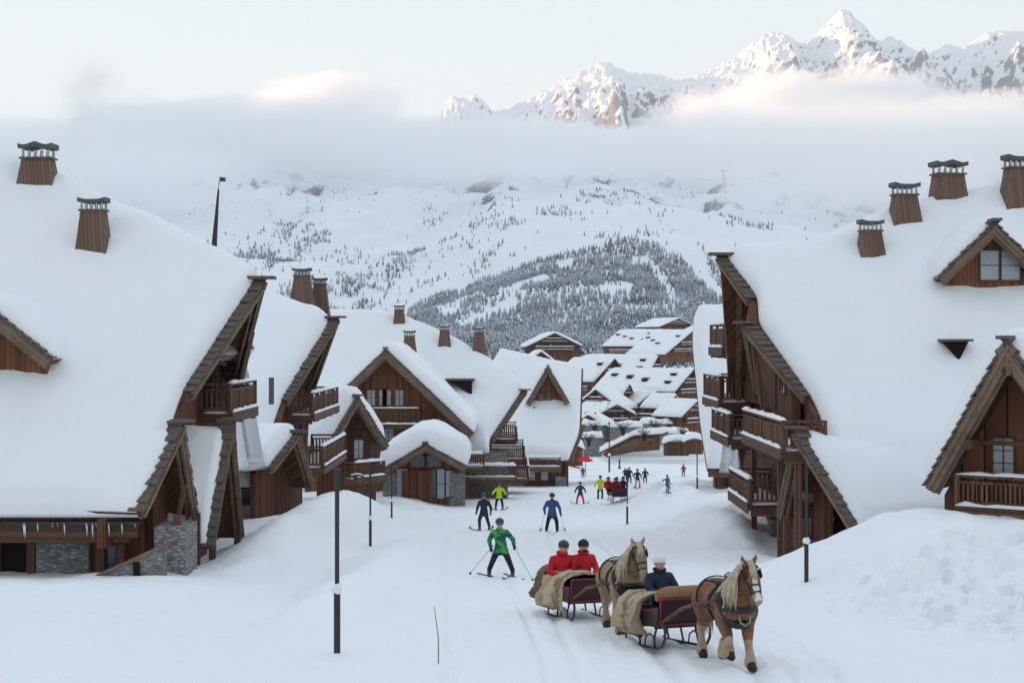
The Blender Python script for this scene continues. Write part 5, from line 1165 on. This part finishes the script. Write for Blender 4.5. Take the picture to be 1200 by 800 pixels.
    # mane on the image-left side, forelock, tail: locks of hair
    rr = random.Random(len(label)); m = MB(); crest = [V3(0,-.30,1.47), V3(hx*.06,-.55,1.57), V3(hx*.2,-.82,1.72), poll + V3(0,.03,.10)]
    cr = resample(crest, 40)
    for i in range(120):
        t = rr.random(); p = cr[int(t*39)] + V3(rr.uniform(-.03,.02), rr.uniform(-.02,.02), rr.uniform(-.02,.02)); L = rr.uniform(.34,.62)*(.75 + .5*t); fl = rr.uniform(-.06,.06); w = rr.uniform(.012,.022)
        sd = -1
        pts = [p + V3(.02,0,0), p + V3(-.09,-.02+fl*.3,.015), p + V3(-.20-.04*rr.random(),-.05+fl*.5,-.30*L), p + V3(-.235-.05*rr.random(),-.05+fl,-.65*L), p + V3(-.22-.07*rr.random(),-.04+fl*1.3,-1.05*L)]
        m.tube(pts, [w*.9,w*1.25,w*1.15,w*.8,.003], 5)
    for i in range(26):
        p = poll + V3(rr.uniform(-.05,.05), -.02, .12); q = poll + hd_*rr.uniform(.14,.26) + V3(rr.uniform(-.085,.055), -.135, .02); m.tube([p, (p+q)/2 + V3(0,-.07,.03), q], [.012,.014,.003], 5)
    m.build('mane', mane, r, smooth=True)
    m = MB()
    for i in range(46):
        a = V3(rr.uniform(-.04,.04), .82, 1.24); b = V3(rr.uniform(-.10,.10), .98 + rr.uniform(-.06,.06), .45 + rr.uniform(-.1,.15)); m.tube([a, V3(a[0]*1.5, .97, 1.12), (a+b)/2 + V3(0,.09,0), b], [.02,.022,.02,.004], 5)
    m.build('tail', mane, r, smooth=True)
    for s in (-1, 1): MB().ell(poll + hd_*.165 + side*(s*.118) + V3(0,-.062,0), (.015,.02,.02), 8, 6).build('eye', HOOF, r, smooth=True)
    # harness: collar, saddle pad, girths, breeching, breast strap; bridle with blinkers
    def hoop(c, rx, rz, w, t, m, tilt=0., a0=0, a1=2*math.pi, n=30, wy=None):
        for i in range(n):
            b0 = a0 + (a1-a0)*i/n; b1 = a0 + (a1-a0)*(i+1)/n
            p = [V3(c[0]+rx*math.cos(b), c[1]+tilt*math.sin(b), c[2]+rz*math.sin(b)) for b in (b0, b1)]; o = unit(V3(math.cos((b0+b1)/2)/rx, 0, math.sin((b0+b1)/2)/rz))
            m.frame(p[0] - V3(0,w/2,0) - o*t*.4, (p[1]-p[0])*1.04, V3(0,w,0), o*t)
    hb = MB(); hoop((0,-.20,1.075), .40, .375, .09, .022, hb); hb.build('girth', LEATH, r); hb = MB(); hoop((0,.40,1.12), .405, .36, .055, .02, hb, .06); hb.build('girth', LEATH, r)
    cb = MB(); pts = [V3(.30*math.cos(a)*(1 if math.sin(a) < .4 else .8), -.66 - .16*math.sin(a) + .0, 1.17 + .40*math.sin(a)) for a in np.linspace(0, 2*math.pi, 31)]
    pts = [V3(p[0]*1.02, -.60 - (1.17-p[2])*.32, p[2]) for p in pts]; cb.tube(pts, .075, 8); cb.build('horse_collar', LEATH, r, smooth=True)
    sb = MB(); sb.ell((0,-.20,1.44), (.27,.15,.075), 16, 8); sb.tube([(-.06,-.20,1.48),(-.06,-.20,1.58),(0,-.20,1.62),(.06,-.20,1.58),(.06,-.20,1.48)], .014, 6); sb.build('saddle_pad', LEATH, r, smooth=True)
    bb = MB()
    for s in (-1, 1):
        bb.tube([(s*.20,-.93,1.07),(s*.30,-.74,1.06),(s*.375,-.40,1.03),(s*.385,-.1,1.02),(s*.385,.4,1.0),(s*.36,.70,.98)], .036, 6); bb.tube([(s*.05,-.15,1.47),(s*.15,.2,1.43),(s*.20,.55,1.40),(s*.30,.72,1.2),(s*.34,.74,1.0)], .02, 6)
    bb.tube([(-.20,-.93,1.07),(-.1,-.98,1.06),(.1,-.98,1.06),(.20,-.93,1.07)], .055, 6); bb.tube([(-.36,.70,.98),(-.2,.86,.98),(.2,.86,.98),(.36,.70,.98)], .03, 6); bb.build('breast_strap', LEATH, r, smooth=True)
    br = MB()
    def band(al, rx, ry, w):
        c = poll + hd_*al; nr = unit(np.cross(side, hd_)); nr = nr if nr[1] < 0 else -nr
        pts = [c + side*(rx*math.cos(a)) + nr*(ry*math.sin(a)) for a in np.linspace(0, 2*math.pi, 19)]; br.tube(pts, w, 6)
    band(.02,.135,.135,.016); band(.35,.098,.098,.015); band(.47,.088,.088,.011)
    nr = unit(np.cross(side, hd_)); nr = nr if nr[1] < 0 else -nr
    for s in (-1, 1):
        br.tube([poll + side*(s*.125) + hd_*.02, poll + side*(s*.122) + hd_*.2 + nr*.02, poll + side*(s*.09) + hd_*.47], .013, 6)
        c = poll + hd_*.15 + side*(s*.135) + nr*.055; br.frame(c - hd_*.075 - nr*.06, hd_*.15, nr*.12, side*(s*.018))
        br.tube([poll + side*(s*.085) + hd_*.47, V3(s*.2,-.9,1.28), V3(s*.16,-.5,1.50), V3(s*.08,-.2,1.58)], .008, 5)
    br.build('bridle', LEATH, r, smooth=True)
    bk = MB()
    for s in (-1, 1):
        bk.ell(poll + hd_*.02 + side*(s*.14) + nr*.03, (.024,.024,.024), 8, 6); bk.ell((s*.30,-.76,1.10), (.03,.03,.03), 8, 6); bk.ell((s*.385,-.20,1.06), (.03,.03,.03), 8, 6)
    bk.tube([(-.10,-.97,1.02),(-.09,-1.0,.86),(0,-1.01,.80),(.09,-1.0,.86),(.10,-.97,1.02)], .012, 6); bk.build('buckle', BRASS, r, smooth=True)
    return r
# ------------------------------------------------------------------ sleighs
BLACKP = m_plain('black_lacquer', (.018,.016,.017), .35, .5, 0, .3, 7, .05); MAROON = m_plain('maroon_panel', (.032,.009,.012), .5, .4); REDT = m_plain('red_trim', (.28,.015,.026), .5, .4); IRON = m_plain('runner_iron', (.05,.052,.056), .5, .5, .5)
TAN = cloth('tan_blanket', (.34,.255,.165)); ROLL = m_plain('striped_roll', (.27,.155,.085), .8); FURM = m_coat('brown_fur', (.07,.045,.03), (.24,.17,.115), 9); GREYC = cloth('grey_cover', (.16,.16,.175))
def m_blanket():
    t = NT('striped_fur_blanket'); c = t.n('ShaderNodeTexCoord'); sp = t.n('ShaderNodeSeparateXYZ'); t.l(c.outputs['Object'], sp.inputs[0])
    n = t.noise(t.coord(), 9, 5, .65); w = t.math('SINE', t.math('ADD', t.math('MULTIPLY', sp.outputs[1], 13.0), t.math('MULTIPLY', n, 4.5)))
    k = t.ramp(w, [(.55, 0.), (.95, 1.)]); nf = t.noise(t.coord((1,1,1)), 45, 4, .7)
    col = t.mix(k, (.44,.34,.23), (.085,.055,.036)); col = t.mix(t.math('MULTIPLY', nf, .55), col, (.60,.50,.36))
    t.bsdf(col, .95, .1, 0, t.bump(t.math('ADD', n, t.math('MULTIPLY', nf, .5)), .7, .03)); return t.m
BLKT = m_blanket()
def sleigh(label, shafts=True):
    r = empty('sleigh', (0,0,0), label, 'sleigh', 'horse sleighs')
    for s in (-1, 1):
        x = s*.46; m = MB(); m.tube([(x,1.05,.06),(x,.9,.035),(x,-.75,.035),(x,-1.0,.09),(x,-1.14,.22),(x,-1.18,.38),(x,-1.10,.52),(x,-.92,.58)], .028, 8); m.build('runner', IRON, r, smooth=True)
        for y in (-.65, .05, .75):
            m = MB(); m.tube([(x,y,.05),(x*.96,y+.03,.24),(x*.86,y,.42)], .022, 7); m.build('strut', IRON, r, smooth=True)
        m = MB(); m.tube([(x,-.72,.05),(x,-.62,.24),(x,-.45,.30),(x,-.25,.22),(x,-.18,.05)], .016, 6); m.build('scroll', IRON, r, smooth=True)
    for y in (-.65, .05, .75): m = MB(); m.tube([(-.44,y,.41),(.44,y,.41)], .026, 7); m.build('crossbar', IRON, r)
    m = MB(); m.frame((-.50,-.92,.44), (1.0,0,0), (0,1.9,0), (0,0,.05))
    prof = [(-.92,.47),(-1.02,.60),(-1.10,.86),(-1.06,.86),(-.98,.62),(-.5,.52),(.35,.52),(.75,.62),(1.0,1.02),(1.06,1.0),(.98,.6),(.9,.47)]
    for s in (-1, 1): m.prism([V3(s*.5,y,z) for y, z in prof[:2]] + [V3(s*.5,-1.06,.80), V3(s*.5,-.6,.74), V3(s*.5,.1,.70), V3(s*.5,.55,.80), V3(s*.5,1.0,1.04), V3(s*.5,.9,.47)], V3(s*.035,0,0))
    m.prism([V3(-.5,.90,.48), V3(-.5,1.02,1.10), V3(-.5,1.07,1.10), V3(-.5,.95,.48)], V3(1.0,0,0)); b = m.build('body', BLACKP, r)
    m = MB(); m.prism([V3(-.49,-.93,.47), V3(-.49,-1.04,.62), V3(-.49,-1.09,.96), V3(-.49,-1.05,.96), V3(-.49,-.99,.64), V3(-.49,-.89,.5)], V3(.98,0,0)); d = m.build('dashboard', MAROON, r)
    m = MB()
    for s in (-1, 1): m.tube([(s*.49,-.95,.48),(s*.49,-1.06,.62),(s*.49,-1.105,.95)], .016, 6)
    m.tube([(-.49,-1.105,.96),(.49,-1.105,.96)], .018, 6); m.tube([(-.49,-.95,.48),(.49,-.95,.48)], .02, 6)
    for s in (-1, 1): m.tube([(s*.54,-1.06,.81),(s*.54,-.6,.75),(s*.54,.1,.71),(s*.54,.55,.81),(s*.54,1.0,1.05)], .012, 6)
    m.build('trim', REDT, d, smooth=True)
    m = MB(); m.frame((-.48,.18,.49), (.96,0,0), (0,.55,0), (0,0,.28)); m.build('seat', GREYC, r)
    if shafts:
        for s in (-1, 1): m = MB(); m.tube([(s*.42,-.85,.50),(s*.46,-1.3,.62),(s*.46,-2.0,.86),(s*.44,-2.8,1.0),(s*.40,-3.2,1.06)], [.038,.038,.036,.032,.028], 8); m.build('shaft', MAT['rail'], r, smooth=True)
    return r
def drape(label, x_prof, y0, y1, mat, seed, folds=.045, name='blanket', thick=.035, nu=46):
    prof = resample([V3(x, 0, z) for x, z in x_prof], 30)
    G = np.zeros((nu, 30, 3)); ys_ = np.linspace(y0, y1, nu)
    for i, y in enumerate(ys_):
        for j in range(30):
            dn = max(0, (j/29-.35)/.65); f = folds*(.3+1.4*dn)*math.sin(y*11 + seed + 1.5*math.sin(y*5+seed)) + .05*float(pnoise(np.array(y*3+seed), np.array(j*.25))) + .03*float(pnoise(np.array(y*9+seed), np.array(j*.8)))
            ov = .05*dn*math.sin(y*4.3+seed*2)
            G[i, j] = prof[j] + V3(-f*(.4 + dn) , y + ov*.6, f*.4 - dn*.10*abs(math.sin(y*3.1+seed)))
    mb = MB(); n = nu*30; gu = np.gradient(G, axis=0); gv = np.gradient(G, axis=1); nn = np.cross(gu, gv); nn /= np.linalg.norm(nn, axis=2)[..., None] + 1e-9
    i_ = np.arange(n).reshape(nu, 30); f = []
    for a in range(nu-1):
        for b in range(29):
            q = (i_[a,b], i_[a+1,b], i_[a+1,b+1], i_[a,b+1]); f += [q, tuple(n+k for k in q[::-1])]
    per = [i_[0,b] for b in range(30)] + [i_[a,29] for a in range(1, nu)] + [i_[nu-1,b] for b in range(28, -1, -1)] + [i_[a,0] for a in range(nu-2, 0, -1)]
    for k in range(len(per)): a, b = per[k], per[(k+1) % len(per)]; f.append((a, b, n+b, n+a))
    mb.add(list((G + nn*thick*.5).reshape(-1, 3)) + list((G - nn*thick*.5).reshape(-1, 3)), f)
    return tag(mb.build(name, mat, smooth=True), label, 'blanket', 'blankets on the sleighs')
def rider(label, x, y, jacket, trousers, hands, helm, gog=False, turn=0., lean=(0,0), beard=None):
    hz = .86; hp = V3(x, y, hz); ch = hp + V3(lean[0], lean[1]+.04, .44); nk = ch + V3(lean[0]*.2,-.02,.12); hd = nk + V3(turn*.05,-.04,.15)
    caps = [(hp, hp + V3(0,0,.15), .175, .165, 0), (hp + V3(0,0,.15), ch - V3(0,0,.10), .17, .18, 0), (ch - V3(.08,0,.05), ch + V3(.08,0,-.05), .16, .16, 0), (ch + V3(-.16,0,0), ch + V3(.16,0,0), .095, .095, 0), (ch + V3(0,0,.04), nk, .095, .08, 0), (nk, hd - V3(0,0,.05), .06, .055, 2),
            (hd + V3(0,.01,.03), hd + V3(0,-.012,-.05), .105, .086, 2), (hd + V3(0,-.02,-.085), hd + V3(0,-.05,-.095), .052, .035, 2), (hd + V3(0,-.095,-.005), hd + V3(0,-.115,-.032), .014, .021, 2)]
    for s, h_ in zip((-1, 1), hands):
        sh = ch + V3(s*.21,0,0); hand = hp + V3(*h_); mid = (sh+hand)/2; L = np.linalg.norm(hand-sh); k = math.sqrt(max(0, .29**2 - (L/2)**2)); el = mid + unit(V3(s*.7,.5,-.6))*k; dd = unit(hand-el)
        caps += [(sh, el, .088, .074, 0), (el, hand, .072, .054, 0), (hand + dd*.02, hand + dd*.085, .042, .038, 4)]
        sd = unit(np.cross(dd, (0,0,1)) + V3(0,0,.001))
        for o, l in ((-.03,.06),(-.01,.075),(.012,.07),(.032,.055)):
            b0 = hand + dd*.09 + sd*o; caps += [(b0, b0 + dd*l*.5 + V3(0,0,-.012), .0135, .0125, 4), (b0 + dd*l*.5 + V3(0,0,-.012), b0 + dd*l*.55 + V3(0,-.01,-.045), .0125, .011, 4)]
        caps += [(hand + dd*.03 + sd*(-.035), hand + dd*.085 + V3(0,-.03,0) + sd*(-.06), .0145, .0125, 4)]
        kn = hp + V3(s*.13,-.46,.03); ft = hp + V3(s*.12,-.60,-.34)
        caps += [(hp + V3(s*.09,-.04,-.02), kn, .115, .085, 1), (kn, ft, .08, .065, 1), (ft, ft + V3(0,-.16,-.0), .06, .05, 3)]
    b = organic('person', caps, .016, [jacket, trousers, SKIN, BOOT, GLOVE]); tag(b, label, 'person', 'people riding in the sleighs')
    helmet(b, hd, helm, gog); face_bits(b, hd)
    m = MB(); m.tube([nk + V3(.098*math.cos(a), .09*math.sin(a), .02 + .02*math.sin(a)) for a in np.linspace(0, 2*math.pi, 15)], .042, 7); m.build('hood', jacket, b, smooth=True)
    if beard: m = MB(); m.ell(hd + V3(0,-.055,-.095), (.062,.05,.05), 10, 8); m.build('beard', beard, b, smooth=True)
    return b
HD = 18
def team(px, py, rot, objs):
    q = hit(px, py); q[2] = q[2] - .03
    # lay the group along the slope
    a = math.radians(rot); d = V3(math.sin(a), -math.cos(a), 0); g0, g1 = gz(*(q + d*1.2)[:2]), gz(*(q - d*1.2)[:2])
    # forward is local -y: ground falling towards the front pitches the nose down
    for o in objs: o.location = q.tolist(); o.rotation_euler = (math.atan((g1-g0)/2.4), 0, a)
    return q
WHITEH = m_plain('white_wool_hat', (.74,.73,.70), .9, .1, 0, .08, 40, .3); HAIR = m_plain('dark_hair', (.03,.02,.015), .8)
# front team
s1 = sleigh('black sleigh with red trim behind the chestnut horse, nearest to the viewer')
d1 = rider('driver in a navy jacket and white hat in the front sleigh', .14, .30, cloth('driver_navy', (.018,.024,.045)), BLK, ((-.20,-.38,.12),(.20,-.40,.12)), WHITEH)
k1 = drape('striped tan fur blanket hanging over the side of the front sleigh', [(.30,.98),(.0,1.03),(-.34,1.03),(-.58,.92),(-.66,.66),(-.68,.36)], -.42, .66, BLKT, 1.3, .085)
rb = MB(); rb.tube([(-.44,-1.0,1.06),(-.3,-1.0,1.07),(.3,-1.0,1.07),(.44,-1.0,1.06)], [.10,.125,.125,.10], 14, sx=1.0); rb.tube([(-.47,-.86,1.0),(.47,-.86,1.0)], .09, 12)
rl = tag(rb.build('rolled_rug', ROLL, smooth=True), 'rolled brown rug laid on the front board of the front sleigh', 'rug')
team(777,755,HD,[s1, d1, k1, rl])
h1 = horse('chestnut draught horse with flaxen mane and white blaze pulling the front sleigh', CHEST, FEATH, FLAX, ((-.16,.10,.16),(-.04,-.16,0)), ((.02,.10,0),(-.12,-.26,.0)), (.10,-.02,.0))
team(851,774,11,[h1])
# second team
s2 = sleigh('black sleigh carrying two riders in red, behind the dun horse')
d2 = rider('rider in a red jacket and dark helmet turning, at the left of the second sleigh', -.24, .42, REDJ, BLK, ((-.16,-.30,.10),(.34,-.26,.30)), HELM, turn=.6, lean=(.03,-.04))
d3 = rider('bearded rider in a red jacket and black cap, at the right of the second sleigh', .30, .36, REDJ, BLK, ((-.14,-.34,.12),(.14,-.34,.12)), GLOVE, beard=HAIR)
k2 = drape('striped tan fur blanket spread over the laps in the second sleigh', [(.52,.92),(.2,1.04),(-.28,1.05),(-.58,.94),(-.68,.66),(-.70,.34)], -.62, .36, BLKT, 4.2, .085)
k3 = drape('dark brown fur hanging off the back of the second sleigh', [(-.1,1.12),(-.34,1.12),(-.56,1.0),(-.64,.7),(-.66,.46)], .55, 1.22, FURM, 2.2, .07, 'fur_throw')
team(677,722,HD-2,[s2, d2, d3, k2, k3])
h2 = horse('dun draught horse with a pale mane pulling the second sleigh', DUN, DUNLEG, FLAX, ((-.06,-.06,0),(-.02,.0,0)), ((.0,.04,0),(-.08,-.12,0)), (.12,.0,.02), blaze=False, feather=DUNLEG)
team(730,738,9,[h2])
bl = MB(); n = 14
G = lerp_rows(resample([V3(.10,-1.02,1.0), V3(.13,-1.06,.8), V3(.10,-1.0,.52)], 10), resample([V3(.36,-.90,1.0), V3(.40,-.92,.8), V3(.36,-.86,.52)], 10), 8)
sb_ = snow_sheet(G, .06, (.02,.02,.02,.02), .05, nrm=(.4,-1,0), lip=.5, ns=4); bc = tag(sb_.build('hay_bag', cloth('blue_bag', (.05,.09,.24)), smooth=True), 'blue cloth bag hung at the chest of the dun horse', 'bag'); team(730,738,9,[bc])
# third team, far off
s3 = sleigh('distant sleigh packed with passengers, small, up the street', False)
q3 = hit(723,587); ppl = []
for x, y, c, l in ((-.55,.3,REDJ,'passenger in red at the left of the distant sleigh'),(.0,.1,REDJ,'passenger in red in the middle of the distant sleigh'),(.50,.3,cloth('dark_coat', (.03,.025,.03)),'passenger in a dark coat at the right of the distant sleigh'),(-.2,-.45,cloth('maroon_coat', (.16,.02,.03)),'front passenger in a maroon coat in the distant sleigh')):
    ppl.append(rider(l, x, y, c, BLK, ((-.18,-.30,.10),(.18,-.30,.10)), HELM))
for o in [s3] + ppl: o.location = (q3 - V3(0,0,.03)).tolist(); o.rotation_euler = (0,0,math.radians(8)); o.scale = (.92,.9,.9)
